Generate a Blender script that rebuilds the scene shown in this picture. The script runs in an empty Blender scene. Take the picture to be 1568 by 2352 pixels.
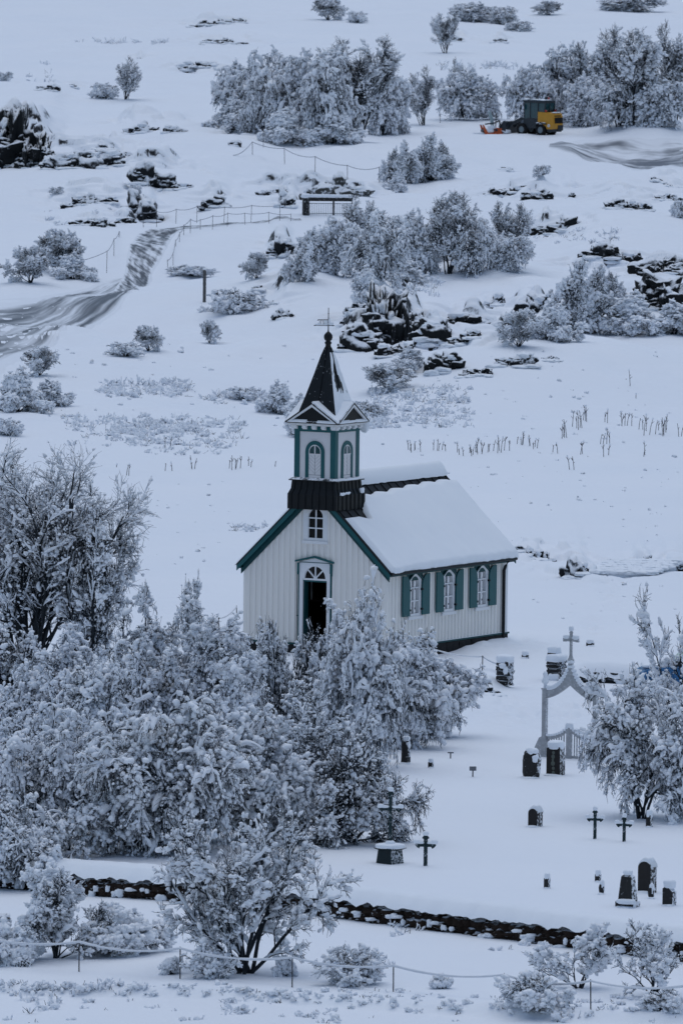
import bpy, math, random
import numpy as np
from mathutils import Vector, Matrix, noise
R = math.radians
SC = bpy.context.scene
C = SC.collection
# ---------------------------------------------------------------- camera model
F = 23000.0; PITCH = R(4.29); ROLL = .012; IW, IH = 1568, 2352
FW = np.array([0, math.cos(PITCH), -math.sin(PITCH)]); U0 = np.array([0, math.sin(PITCH), math.cos(PITCH)]); X0 = np.array([1., 0, 0])
RV = math.cos(ROLL)*X0 + math.sin(ROLL)*U0
UV_ = -math.sin(ROLL)*X0 + math.cos(ROLL)*U0
def ray(px, py): return FW + (px-IW/2)/F*RV + (IH/2-py)/F*UV_
_d = ray(886, 1489); CAMZ = .38 - 324*_d[2]/_d[1]
def at(px, py, Y):
    d = ray(px, py); k = Y/d[1]
    return np.array([d[0]*k, Y, CAMZ + d[2]*k])
# ---------------------------------------------------------------- noise
def _h(ix, iy, s):
    h = (ix.astype(np.int64)*374761393 + iy.astype(np.int64)*668265263 + s*974634777) & 0xffffffff
    h = ((h ^ (h >> 13))*1274126177) & 0xffffffff
    h = h ^ (h >> 16)
    return (h & 0xffffff)/float(0xffffff)
def vn(x, y, s=0):
    ix = np.floor(x); iy = np.floor(y); fx = x-ix; fy = y-iy
    fx = fx*fx*fx*(fx*(fx*6-15)+10); fy = fy*fy*fy*(fy*(fy*6-15)+10)
    a = _h(ix, iy, s); b = _h(ix+1, iy, s); c = _h(ix, iy+1, s); d = _h(ix+1, iy+1, s)
    return (a*(1-fx)+b*fx)*(1-fy) + (c*(1-fx)+d*fx)*fy - .5
def fbm(x, y, s=0, o=3):
    t = 0; a = 1.
    for i in range(o):
        t = t + a*vn(x*2**i + 17.3*i, y*2**i - 9.1*i, s+i*7); a *= .5
    return t
def ss(t):
    t = np.clip(t, 0, 1); return t*t*(3-2*t)
# ---------------------------------------------------------------- terrain
def base(y):
    e = np.maximum(y-335, 0)
    return .012*e + 3.0e-5*e*e + np.maximum(y-900, 0)*.05
def march(px, py, fn):
    Y = np.arange(150, 1400, .25); d = ray(px, py)
    x = d[0]/d[1]*Y; z = CAMZ + d[2]/d[1]*Y
    h = fn(x, Y); i = int(np.argmax(z < h))
    if i == 0: return np.array([x[-1], Y[-1], h[-1]])
    a = z[i-1]-h[i-1]; b = h[i]-z[i]; y = Y[i-1] + .25*a/(a+b+1e-9)
    return np.array([d[0]/d[1]*y, y, CAMZ + d[2]/d[1]*y])
B0 = lambda x, y: base(y) + 0*x
WA = at(165, 2053, 262); WB = at(1384, 2188, 249)
_wd = (WB-WA)[:2]; _wd = _wd/np.linalg.norm(_wd); _wn = np.array([-_wd[1], _wd[0]])      # inside (far) is +
def wall_sd(x, y): return (x-WA[0])*_wn[0] + (y-WA[1])*_wn[1]
BUMPS = []      # x, y, half width, height, depth length, front sharpness
def bump(px, py, wpx, h, dep=None, sharp=.5, back=None):
    p = march(px, py, B0); s = F/p[1]
    BUMPS.append((p[0], p[1], wpx/s, h, dep or max(5., 6*h), sharp))
GAUSS = []
def gauss(px, py, wpx, ylen, h):
    p = march(px, py, B0); GAUSS.append((p[0], p[1], wpx*p[1]/F, ylen, h))
# rocky outcrops: (x0, top, x1, base, label tail)
ROCKS = [
 (-30,238,78,376,'tall black lava cliff with snow ledges beside the left edge of the fissure'),
 (60,300,112,380,'narrow broken black rock just right of the tall cliff'),
 (105,335,262,386,'long low black lava ledge with three snow pillows, right of the cliff'),
 (222,330,300,352,'thin dark lip of rock above the long ledge'),
 (300,365,386,420,'snowy diagonal rock bank above the path bend'),
 (285,282,352,306,'small dark hollow-faced rock below the small leaning birch'),
 (376,283,420,304,'flat dark rock lip between the small birch and the big grove'),
 (412,414,440,432,'single dark stone on the open slope left of the rope fence'),
 (478,440,520,472,'round dark tussocky stone left of the mossy boulder'),
 (150,445,262,470,'row of dark stone points on the slope above the left shrubs'),
 (170,492,258,520,'pair of small dark stones in the snow above the left shrubs'),
 (272,480,302,510,'dark overhung boulder where the rope fence begins to climb'),
 (300,430,345,492,'snowy rock with a twiggy bush at the path bend'),
 (416,134,505,156,'thin broken dark ledge on the upper slope'),
 (440,38,560,52,'faint dark rock line near the top of the slope'),
 (456,88,572,98,'three small dark stones high on the upper slope'),
 (316,117,328,128,'lone dark stone above the small leaning birch'),
 (93,186,132,206,'small dark stones left of the small leaning birch'),
 (160,192,178,201,'tiny dark stone at the upper left'),
 (528,310,550,334,'small dark upright rock left of the big grove'),
 (600,418,650,446,'slanted dark crack of rock left of the mossy boulder'),
 (648,418,678,470,'stepped dark rock beside the iron gate'),
 (700,402,842,452,'big mossy boulder with snowy cap above the iron gate'),
 (1203,424,1262,460,'dark cave-mouthed rock below the loader'),
 (1300,436,1322,456,'small dark rock right of the cave-mouthed rock'),
 (1112,428,1202,446,'low dark lip of rock left of the cave-mouthed rock'),
 (1222,486,1316,532,'wide dark rock lip with snow fingers above the right thicket'),
 (1395,452,1492,478,'long thin dark ledge on the right slope'),
 (1500,438,1575,458,'dark broken ledge by the right edge of the slope'),
 (1495,415,1570,426,'faint dark line of rock under the ploughed road'),
 (1152,378,1178,389,'flat black stone alone on the snow below the loader'),
 (1028,72,1066,90,'dark rock beside the small tree near the top'),
 (1138,80,1158,96,'tilted dark stone on the top slope'),
 (836,655,936,792,'tall black fissure wall under the central thicket'),
 (930,690,962,760,'snow-plastered boulder leaning on the fissure wall'),
 (956,715,1022,772,'dark cleft boulder right of the fissure wall'),
 (988,778,1052,850,'black overhung boulder at the lower end of the fissure'),
 (1055,690,1112,742,'dark notched rock on the gully side between the knob and the cleft boulder'),
 (1128,722,1196,768,'snow streaked dark rock on the gully side below the snowy knob'),
 (880,770,950,812,'black rock at the foot of the tall fissure wall'),
 (1330,560,1450,600,'long dark broken rock rim left of the upper rock shelf'),
 (1062,836,1132,860,'low dark pair of stones below the overhung boulder'),
 (1112,672,1150,706,'snowy knob of rock above the right thicket shrub'),
 (1193,664,1252,720,'dark recessed rock left of the tall right shrub'),
 (1040,748,1098,780,'small snow-covered rock mid-way up the fissure bank'),
 (1450,574,1578,624,'upper dark rock shelf at the right edge'),
 (1455,628,1580,706,'large dark rock shelf with thick snow at the right edge'),
 (1152,796,1214,836,'snow lumps with dark chinks left of the smooth meadow crest'),
 (1250,812,1280,824,'small dark stone on the meadow crest'),
 (622,526,660,584,'dark-sided rock beside the bare bush left of the thicket'),
 (780,690,832,706,'snowy rim stone at the mound edge above the steeple'),
 (800,740,872,806,'lumpy snowed rocks on the near lip of the fissure'),
 (576,650,596,662,'small half-buried stone on the mound'),
 (615,684,634,694,'little dark stone under the mound top'),
 (640,700,662,730,'small dark-sided snow lump on the mound'),
 (1180,1255,1290,1282,'row of dark stones in the snow bank behind the church'),
 (1308,1260,1350,1312,'dark stone wing wall beside the snowy steps'),
 (1465,1275,1490,1292,'dark stone right of the snowy steps'),
 (1535,1270,1580,1298,'snowy stones at the right edge beside the steps'),
 (1075,1565,1146,1592,'low snowed stones beside the left stone pillar'),
]
for (a, t, b, bs, _) in ROCKS:
    p = march((a+b)/2, bs, B0); s = F/p[1]
    hh = (bs-t)/s
    BUMPS.append((p[0], p[1]+.35*(b-a)/s*.5, (b-a)/2/s*.95, hh*.8, max(7., 7*hh), .35 + .2*hh))
gauss(715, 700, 190, 14, 2.0)       # mound left of fissure
gauss(800, 800, 110, 10, .5)
gauss(1250, 860, 330, 12, 1.5); gauss(420, 690, 140, 9, .7); gauss(600, 560, 160, 9, .8); gauss(1050, 610, 140, 9, .9); gauss(1300, 700, 200, 10, .8)      # meadow crest
gauss(1490, 300, 110, 9, .9)        # ploughed bank
gauss(1130, 1480, 90, 4, .28)       # drift by the church
gauss(430, 430, 190, 18, 1.1)
gauss(150, 420, 200, 20, 1.2)
gauss(60, 620, 110, 10, .5)
gauss(1400, 520, 160, 16, 1.3)
gauss(720, 600, 120, 8, .5)
gauss(430, 330, 260, 22, .9)
TROD = []
for (a_, b_, c_, d_, e_) in ((1200,1640,150,4,.26),(1330,1620,60,3,.24),(1290,1690,50,2,.2),(1400,1360,22,7,.24),(1440,1300,24,4,.22),(1360,1430,22,5,.22),(1210,1475,40,3,.16),(1130,1490,70,2.2,.10),(820,1180,300,14,.05)):
    q_ = march(a_, b_, B0); TROD.append((q_[0], q_[1], c_*q_[1]/F, d_, e_))
def HZ(x, y, fine=True):
    x = np.asarray(x, float); y = np.asarray(y, float)
    z = base(y)
    sd = wall_sd(x, y)
    z = z - .62*(1-ss((sd-.14)/.4)) - .004*np.maximum(-sd-1, 0)*0
    # step of the track in the very foreground
    ln = y - 238.6 + .36*x
    z = z - .22*(1-ss((ln)/.5)) + .10*np.exp(-((ln-.7)/1.2)**2)
    for (bx, by, w, dep, h) in GAUSS:
        z = z + h*np.exp(-((x-bx)/w)**2 - ((y-by)/dep)**2)
    rm = np.zeros_like(x)
    for (bx, by, w, h, dep, sh) in BUMPS:
        m = np.abs(x-bx) < 3.4*w+2
        m &= (y > by-14) & (y < by+5*dep)
        if not m.any(): continue
        xx = x[m]; yy = y[m]; q = min(1.6, .35+.6*h)
        rm[m] = np.maximum(rm[m], min(1, .45+h)*np.exp(-((xx-bx)/(1.7*w+1))**2-((yy-by-1)/(3+2.5*h))**2))
        ax = np.abs(xx-bx)+.5*min(w, 1.5)*vn(xx/.9+by, yy/1.3, 7)
        st = 0; nt_ = 3 if h > .45 else 2
        for k in range(nt_):
            e = yy-by+sh*.5 - k*q*.9 + q*1.6*fbm(xx/(1.0+.5*w)+k*9.1, by+k*3., 13, 3); st = st + ss(e/(.22+.1*h))/nt_
        z[m] += h*(.8+.9*vn(xx/1.7+bx, yy/2.5, 5))*st*np.exp(-(ax/(w*1.25))**4)*np.exp(-np.maximum(yy-by-1, 0)/dep)
    if (rm > .02).any():
        m = rm > .02; xx = x[m]; yy = y[m]
        t = (fbm(xx/2.1, yy/3.4, 41, 3)+.8)*2.6; fl = np.floor(t); tt = (fl+ss((t-fl-.80)/.18))/2.6-.8
        z[m] += .95*rm[m]*(tt+.06)
    lav = ss((y-395)/50)*(1-.55*ss((y-600)/60))
    z = z + (.26+1.0*lav)*fbm(x/13, y/24, 3, 2)
    z = z + (.045+.32*lav)*fbm(x/3.2, y/5, 11, 3)*(.5+ss(fbm(x/15, y/22, 31, 2)*2.2+.4))
    if fine:
        for (tx, ty, tw_, th_, ta) in TROD:
            m = (np.abs(x-tx) < 2.5*tw_) & (np.abs(y-ty) < 2.5*th_)
            if m.any(): z[m] += ta*np.exp(-((x[m]-tx)/tw_)**2-((y[m]-ty)/th_)**2)*(fbm(x[m]/.42, y[m]/.6, 71, 2)-.25)
        z = z + (.02+.02*lav)*fbm(x/.7, y/.9, 23, 2)
    return z
def G(px, py): return march(px, py, lambda x, y: HZ(x, y))
def gz(x, y): return float(HZ(np.array([x]), np.array([y]))[0])
# ---------------------------------------------------------------- mesh helpers
class MB:
    def __init__(s, m=None): s.v = []; s.f = []; s.mi = []; s.m = m; s.mat = 0
    def add(s, vs, fs):
        o = len(s.v)
        s.v += [s.m(*p) if s.m else tuple(p) for p in vs]
        s.f += [tuple(i+o for i in f) for f in fs]; s.mi += [s.mat]*len(fs); return s
    def box(s, x0, y0, z0, x1, y1, z1):
        return s.add([(x0,y0,z0),(x1,y0,z0),(x1,y1,z0),(x0,y1,z0),(x0,y0,z1),(x1,y0,z1),(x1,y1,z1),(x0,y1,z1)],
                     [(3,2,1,0),(4,5,6,7),(0,1,5,4),(1,2,6,5),(2,3,7,6),(3,0,4,7)])
    def prism(s, poly, d0, d1, ax='y'):
        """poly of (a, b); extruded along the axis ax from d0 to d1"""
        n = len(poly)
        P = {'y': lambda a,b,d: (a,d,b), 'x': lambda a,b,d: (d,a,b), 'z': lambda a,b,d: (a,b,d)}[ax]
        vs = [P(a,b,d0) for a,b in poly] + [P(a,b,d1) for a,b in poly]
        fs = [tuple(range(n))[::-1], tuple(range(n, 2*n))] + [(i,(i+1)%n,n+(i+1)%n,n+i) for i in range(n)]
        return s.add(vs, fs)
    def tube(s, pts, r, k=6, cap=True):
        pts = [Vector(p) for p in pts]; n = len(pts); rr = r if hasattr(r, '__len__') else [r]*n
        vs = []; fs = []
        for i, p in enumerate(pts):
            t = (pts[min(i+1,n-1)]-pts[max(i-1,0)])
            t = t.normalized() if t.length > 1e-9 else Vector((0,0,1))
            u = t.cross(Vector((0,0,1)) if abs(t.z) < .9 else Vector((1,0,0))).normalized(); w = t.cross(u)
            for j in range(k):
                a = 2*math.pi*j/k; q = p + (u*math.cos(a)+w*math.sin(a))*rr[i]; vs.append(tuple(q))
        for i in range(n-1):
            for j in range(k): fs.append((i*k+j, i*k+(j+1)%k, (i+1)*k+(j+1)%k, (i+1)*k+j))
        if cap: fs += [tuple(range(k))[::-1], tuple(range((n-1)*k, n*k))]
        return s.add(vs, fs)
    def lathe(s, prof, cx=0, cy=0, k=14):
        vs = []; fs = []; n = len(prof)
        for r, z in prof:
            for j in range(k):
                a = 2*math.pi*j/k; vs.append((cx+r*math.cos(a), cy+r*math.sin(a), z))
        for i in range(n-1):
            for j in range(k): fs.append((i*k+j, i*k+(j+1)%k, (i+1)*k+(j+1)%k, (i+1)*k+j))
        fs += [tuple(range(k))[::-1], tuple(range((n-1)*k, n*k))]
        return s.add(vs, fs)
    def blob(s, c, r, seed=0, amp=.15, sq=.6, flat=0, fr=1.5, ico=None, oct=3):
        """lumpy superellipsoid: snow pillow or boulder"""
        vs = []
        for v in (ico or ICO)[0]:
            q = np.sign(v)*np.abs(v)**sq
            nn = noise.fractal(Vector((v[0]*fr+seed*3.7, v[1]*fr-seed*1.3, v[2]*fr+seed)), 1.0, 2.0, oct)
            q = q*(1+amp*nn)
            z = q[2]
            if flat and z < -flat: z = -flat
            vs.append((c[0]+q[0]*r[0], c[1]+q[1]*r[1], c[2]+z*r[2]))
        return s.add(vs, (ico or ICO)[1])
    def build(s, name, mats, parent=None, smooth=False, loc=None, rotz=None):
        me = bpy.data.meshes.new(name); me.from_pydata(s.v, [], s.f)
        for m in (mats if isinstance(mats, (list, tuple)) else [mats]): me.materials.append(m)
        if any(s.mi): me.polygons.foreach_set('material_index', s.mi)
        if smooth: me.polygons.foreach_set('use_smooth', [True]*len(s.f))
        me.update()
        o = bpy.data.objects.new(name, me); C.objects.link(o)
        if parent: o.parent = parent
        if loc is not None: o.location = loc
        if rotz is not None: o.rotation_euler = (0, 0, rotz)
        return o
def _ico(n):
    import bmesh
    bm = bmesh.new(); bmesh.ops.create_icosphere(bm, subdivisions=n, radius=1)
    v = np.array([p.co[:] for p in bm.verts]); f = [tuple(q.index for q in p.verts) for p in bm.faces]; bm.free(); return v, f
ICO = _ico(3); ICO4 = _ico(4)
def tag(o, label=None, cat=None, group=None, kind=None):
    for k, v in (('label', label), ('category', cat), ('group', group), ('kind', kind)):
        if v: o[k] = v
    return o
def empty(name, loc, rotz=0, label=None, cat=None, group=None):
    o = bpy.data.objects.new(name, None); C.objects.link(o); o.empty_display_size = .3
    o.location = loc; o.rotation_euler = (0, 0, rotz); return tag(o, label, cat, group)
def npmesh(name, V, Q, mats, mi=None, smooth=True):
    me = bpy.data.meshes.new(name); n = len(Q); k = Q.shape[1]
    me.vertices.add(len(V)); me.vertices.foreach_set('co', np.ascontiguousarray(V, np.float32).ravel())
    me.loops.add(n*k); me.loops.foreach_set('vertex_index', np.ascontiguousarray(Q, np.int32).ravel())
    me.polygons.add(n); me.polygons.foreach_set('loop_start', np.arange(0, n*k, k, dtype=np.int32))
    me.polygons.foreach_set('loop_total', np.full(n, k, np.int32))
    for m in mats: me.materials.append(m)
    if mi is not None: me.polygons.foreach_set('material_index', np.ascontiguousarray(mi, np.int32))
    if smooth: me.polygons.foreach_set('use_smooth', np.ones(n, bool))
    me.update(); me.validate(); return me
# ---------------------------------------------------------------- materials
class NT:
    def __init__(s, name):
        s.m = bpy.data.materials.new(name); s.m.use_nodes = True; s.t = s.m.node_tree; s.b = s.t.nodes['Principled BSDF']; s.out = s.t.nodes['Material Output']
    def n(s, typ, **kw):
        q = s.t.nodes.new(typ)
        for k, v in kw.items():
            if k.startswith('i_'):
                key = k[2:]; q.inputs[int(key) if key.isdigit() else key.replace('_', ' ')].default_value = v
            else: setattr(q, k, v)
        return q
    def l(s, a, b): s.t.links.new(a, b)
    def math(s, op, a, b=None, clamp=False):
        q = s.n('ShaderNodeMath', operation=op, use_clamp=clamp)
        for i, v in enumerate((a, b)):
            if v is None: continue
            if hasattr(v, 'links'): s.l(v, q.inputs[i])
            else: q.inputs[i].default_value = v
        return q.outputs[0]
    def mix(s, fac, a, b):
        q = s.n('ShaderNodeMix', data_type='RGBA')
        for sock, v in ((q.inputs[0], fac), (q.inputs[6], a), (q.inputs[7], b)):
            if hasattr(v, 'links'): s.l(v, sock)
            else: sock.default_value = v if not isinstance(v, tuple) or len(v) == 4 else (*v, 1)
        return q.outputs[2]
    def noise(s, scale, detail=3, rough=.55, vec=None, mapscale=None):
        tc = s.n('ShaderNodeTexCoord'); v = tc.outputs['Object']
        if vec is not None: v = vec
        if mapscale:
            mp = s.n('ShaderNodeMapping'); mp.inputs['Scale'].default_value = mapscale; s.l(v, mp.inputs[0]); v = mp.outputs[0]
        q = s.n('ShaderNodeTexNoise'); q.inputs['Scale'].default_value = scale; q.inputs['Detail'].default_value = detail; q.inputs['Roughness'].default_value = rough
        s.l(v, q.inputs['Vector']); return q.outputs['Fac']
    def ramp(s, fac, lo, hi):
        q = s.n('ShaderNodeMapRange', interpolation_type='SMOOTHSTEP'); s.l(fac, q.inputs[0]); q.inputs[1].default_value = lo; q.inputs[2].default_value = hi; return q.outputs[0]
    def bump(s, h, strength=.3, dist=.02):
        q = s.n('ShaderNodeBump'); q.inputs['Strength'].default_value = strength; q.inputs['Distance'].default_value = dist
        s.l(h, q.inputs['Height']); s.l(q.outputs[0], s.b.inputs['Normal']); return q
    def nz(s, axis=2):
        g = s.n('ShaderNodeNewGeometry'); q = s.n('ShaderNodeSeparateXYZ'); s.l(g.outputs['Normal'], q.inputs[0]); return q.outputs[axis]
SNOWC = (.80, .83, .88)
def simple(name, col, rough=.6, var=.12, nscale=6, bumpd=0, spec=.3, metal=0, stretch=None):
    t = NT(name); f = t.noise(nscale, 4, mapscale=stretch)
    c = t.mix(f, tuple(x*(1-var) for x in col), tuple(min(1, x*(1+var)) for x in col)); t.l(c, t.b.inputs['Base Color'])
    t.b.inputs['Roughness'].default_value = rough; t.b.inputs['Specular IOR Level'].default_value = spec; t.b.inputs['Metallic'].default_value = metal
    if bumpd: t.bump(t.noise(nscale*6, 3, mapscale=stretch), .5, bumpd)
    return t.m
def snow_mat(name, bumpd=.015, sc=9):
    t = NT(name); f = t.noise(.9, 3); c = t.mix(f, (.76,.80,.86), (.83,.86,.90)); t.l(c, t.b.inputs['Base Color'])
    t.b.inputs['Roughness'].default_value = .65; t.b.inputs['Specular IOR Level'].default_value = .2
    t.bump(t.noise(sc, 4, .6), .6, bumpd); return t.m
def frosted(name, col, lo=.3, hi=.6, spk=14, amt=.5, side=0., rough=.7, thr=.52, bumpd=.01):
    """dark surface, snow lying where it faces up and blown on in specks (side: more on faces turned to +X)"""
    t = NT(name)
    d = t.mix(t.noise(7, 4), tuple(x*.6 for x in col), tuple(x*1.4 for x in col))
    n2 = t.noise(spk, 4, .65); up = t.math('ADD', t.nz(), t.math('MULTIPLY', t.math('SUBTRACT', t.noise(5, 4, .7), .5), .9))
    a = t.ramp(up, lo, hi)
    sp = t.math('ADD', n2, t.math('MULTIPLY', t.math('MAXIMUM', t.nz(0), 0.), side))
    b = t.math('MULTIPLY', t.ramp(sp, thr+.02, thr+.12), amt)
    f = t.math('MAXIMUM', a, b)
    t.l(t.mix(f, d, SNOWC), t.b.inputs['Base Color']); t.b.inputs['Roughness'].default_value = rough; t.b.inputs['Specular IOR Level'].default_value = .25
    if bumpd: t.bump(t.noise(18, 4, .6), .7, bumpd)
    return t.m
M = {}
M['snow'] = snow_mat('snow', .012, 11)
M['snow_soft'] = snow_mat('snow_soft', .006, 16)
M['twigsnow'] = simple('snow_on_twigs', (.80,.83,.88), .7, .04, 5, 0, .15)
M['bark'] = simple('birch_bark', (.022,.027,.033), .85, .4, 9, 0, .2)
M['twig'] = simple('bare_twigs', (.024,.031,.039), .85, .35, 9, 0, .2)
M['lava'] = frosted('lava_rock', (.011,.013,.016), .02, .55, 2.6, .8, 0, .9, .58, .06)
M['lavad'] = frosted('lava_rock_wall', (.009,.011,.013), .36, .78, 2.2, .45, 0, .9, .60, .06)
M['moss'] = frosted('mossy_lava', (.06,.062,.06), .15, .5, 5, .9, 0, .9, .5, .06)
M['turf'] = frosted('turf_wall_face', (.024,.015,.011), .6, .95, 6.0, .5, 0, .95, .62, .05)
M['stone'] = frosted('dark_gravestone', (.02,.02,.021), .5, .8, 13, .9, .22, .6, .60)
M['stone_plain'] = frosted('polished_gravestone', (.016,.014,.014), .55, .8, 13, .8, .26, .5, .68)
M['iron'] = frosted('painted_iron_cross', (.012,.03,.034), .45, .7, 18, .75, .06, .6, .55, .004)
M['iron_plain'] = frosted('painted_iron_plinth', (.006,.016,.02), .6, .8, 16, .7, .3, .5, .68, .004)
M['cream'] = simple('cream_boarding', (.80,.775,.74), .6, .05, 1.5, .001, .3, 0, (3,3,.35))
M['whitep'] = simple('white_paint', (.72,.73,.75), .55, .05, 3, .001, .3)
M['whiteb'] = simple('white_belfry_boards', (.66,.65,.66), .55, .05, 4, .001, .3)
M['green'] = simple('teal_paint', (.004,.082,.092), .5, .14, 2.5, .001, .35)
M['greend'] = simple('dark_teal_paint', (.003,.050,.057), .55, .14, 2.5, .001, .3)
M['metal'] = simple('black_sheet_metal', (.006,.008,.010), .5, .35, 5, .002, .22)
M['metal_w'] = frosted('black_roof_metal', (.006,.008,.010), .7, .9, 9, .6, .02, .45, .60, .003)
M['found'] = simple('basalt_foundation', (.016,.016,.017), .85, .5, 4, .03, .25)
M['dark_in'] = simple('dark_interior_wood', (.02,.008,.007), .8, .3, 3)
M['curtain'] = simple('grey_linen', (.075,.08,.095), .9, .1, 3)
M['gatew'] = frosted('frosted_white_timber', (.36,.37,.385), .6, .9, 15, .6, .15, .6, .56, .004)
M['grey_wood'] = frosted('weathered_post', (.10,.10,.10), .6, .9, 16, .5, .1, .8, .6, .004)
M['rope'] = simple('snowy_rope', (.30,.32,.36), .9, .2, 6)
M['ropes'] = simple('snow_crusted_rope', (.66,.69,.74), .9, .1, 6)
M['stake'] = simple('iron_stake', (.05,.05,.055), .7, .3, 8)
M['stalk'] = simple('dry_weed_stalk', (.09,.09,.10), .9, .3, 8)
M['rubber'] = simple('tyre_rubber', (.012,.012,.013), .85, .3, 9, .004, .2)
M['yellow'] = simple('yellow_machine_paint', (.50,.24,.018), .45, .12, 3, 0, .4)
M['darkm'] = simple('dark_machine_paint', (.018,.025,.032), .5, .2, 4, 0, .4)
M['greym'] = simple('grey_machine_paint', (.13,.16,.19), .5, .15, 4, 0, .4)
M['rimm'] = simple('grey_wheel_rim', (.16,.20,.22), .5, .15, 6, 0, .4)
M['orange'] = simple('orange_machine_paint', (.50,.09,.02), .5, .15, 4, 0, .4)
M['chute'] = simple('pale_chute_metal', (.28,.36,.38), .5, .12, 4, 0, .4)
M['redlens'] = simple('red_lens', (.45,.03,.015), .3, .05, 4, 0, .5)
M['blue'] = simple('blue_car_paint', (.01,.11,.27), .35, .06, 3, 0, .5)
M['carglass'] = simple('teal_tinted_glass', (.09,.20,.22), .08, .1, 2, 0, .6)
M['cabglass'] = simple('dark_teal_cab_glass', (.012,.055,.063), .08, .2, 2, 0, .6)
M['marker'] = simple('grey_sign_plate', (.14,.15,.17), .6, .1, 5)
M['ink'] = simple('black_lettering', (.015,.015,.015), .6, .1, 5)
M['lichen'] = simple('pale_carved_medallion', (.10,.115,.10), .8, .25, 9)
def glass_mat():
    t = NT('window_glass'); nt = t.t
    tr = t.n('ShaderNodeBsdfTransparent'); tr.inputs[0].default_value = (.55,.62,.66,1)
    gl = t.n('ShaderNodeBsdfGlossy'); gl.inputs['Roughness'].default_value = .03
    fr = t.n('ShaderNodeFresnel'); fr.inputs[0].default_value = 1.28
    wv = t.noise(4, 2); bp = t.n('ShaderNodeBump'); bp.inputs['Strength'].default_value = .25; bp.inputs['Distance'].default_value = .01; t.l(wv, bp.inputs['Height']); t.l(bp.outputs[0], gl.inputs['Normal'])
    mx = t.n('ShaderNodeMixShader'); t.l(fr.outputs[0], mx.inputs[0]); t.l(tr.outputs[0], mx.inputs[1]); t.l(gl.outputs[0], mx.inputs[2]); t.l(mx.outputs[0], t.out.inputs[0]); return t.m
M['glass'] = glass_mat()
def lamp_mat():
    t = NT('lit_amber_lamp'); t.b.inputs['Base Color'].default_value = (.6,.3,.1,1); t.b.inputs['Emission Color'].default_value = (1,.55,.25,1); t.b.inputs['Emission Strength'].default_value = 6; return t.m
M['lamp'] = lamp_mat()
def ground_mat():
    t = NT('snow_field'); 
    f = t.noise(.12, 3); c = t.mix(f, (.77,.81,.87), (.84,.86,.90))
    sl = t.math('ADD', t.nz(), t.math('MULTIPLY', t.math('SUBTRACT', t.noise(2.2, 4, .7), .5), .5))
    k = t.ramp(sl, .44, .62); c = t.mix(k, (.02,.021,.024), c)
    t.l(c, t.b.inputs['Base Color']); t.b.inputs['Roughness'].default_value = .6; t.b.inputs['Specular IOR Level'].default_value = .2
    h = t.math('ADD', t.math('MULTIPLY', t.noise(2.2, 4, .6), 1.), t.math('MULTIPLY', t.noise(14, 3, .6), .25)); t.bump(h, .55, .05); return t.m
M['ground'] = ground_mat()
def road_mat(name, dark, lo, hi, sx, sy):
    t = NT(name); uv = t.n('ShaderNodeUVMap').outputs[0]
    a = t.noise(1, 3, .55, uv, (sx, sy, 1)); b = t.noise(1, 3, .5, uv, (sx*.3, sy*2.2, 1)); e = t.noise(1, 2, .5, uv, (sx*5, sy*3, 1))
    sep = t.n('ShaderNodeSeparateXYZ'); t.l(uv, sep.inputs[0])
    edge = t.math('MULTIPLY', t.math('MULTIPLY', sep.outputs[1], t.math('SUBTRACT', 1., sep.outputs[1])), 4.)     # 0 at the edges
    v = t.math('ADD', t.math('ADD', t.math('MULTIPLY', a, .55), t.math('MULTIPLY', b, .3)), t.math('MULTIPLY', e, .15))
    v = t.math('ADD', v, t.math('MULTIPLY', t.math('SUBTRACT', t.math('MINIMUM', edge, .55), .55), .42))
    k = t.ramp(t.math('ADD', t.math('MULTIPLY', t.math('SUBTRACT', v, .5), 1.6), .5), lo, hi); t.l(t.mix(k, (.76,.79,.84), dark), t.b.inputs['Base Color']); t.b.inputs['Roughness'].default_value = .55
    t.bump(v, .4, .03); return t.m
M['slush'] = road_mat('slushy_road', (.055,.066,.082), .33, .62, 2.0, 5)
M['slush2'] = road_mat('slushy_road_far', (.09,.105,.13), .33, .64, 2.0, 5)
M['trail'] = road_mat('swept_trail', (.03,.038,.05), .33, .62, 40, 2.2)
# ---------------------------------------------------------------- the ground sheet
def build_ground():
    ys = np.concatenate([np.arange(60, 200, 5.), np.arange(200, 385, .22), np.arange(385, 600, .115), np.arange(600, 800, .26), np.geomspace(800, 1500, 40)])
    u = np.concatenate([-1-np.geomspace(.02, 7, 24)[::-1], np.linspace(-1, 1, 341), 1+np.geomspace(.02, 7, 24)])
    X = np.outer(ys*.0430, u); Y = np.repeat(ys[:, None], len(u), 1)
    Z = HZ(X.ravel(), Y.ravel()); V = np.stack([X.ravel(), Y.ravel(), Z], 1)
    n, m = X.shape; i = np.arange(n*m).reshape(n, m)
    Q = np.stack([i[:-1,:-1], i[:-1,1:], i[1:,1:], i[1:,:-1]], -1).reshape(-1, 4)
    o = bpy.data.objects.new('snow_ground', npmesh('snow_ground', V, Q, [M['ground']])); C.objects.link(o); o['kind'] = 'structure'
build_ground()
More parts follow.
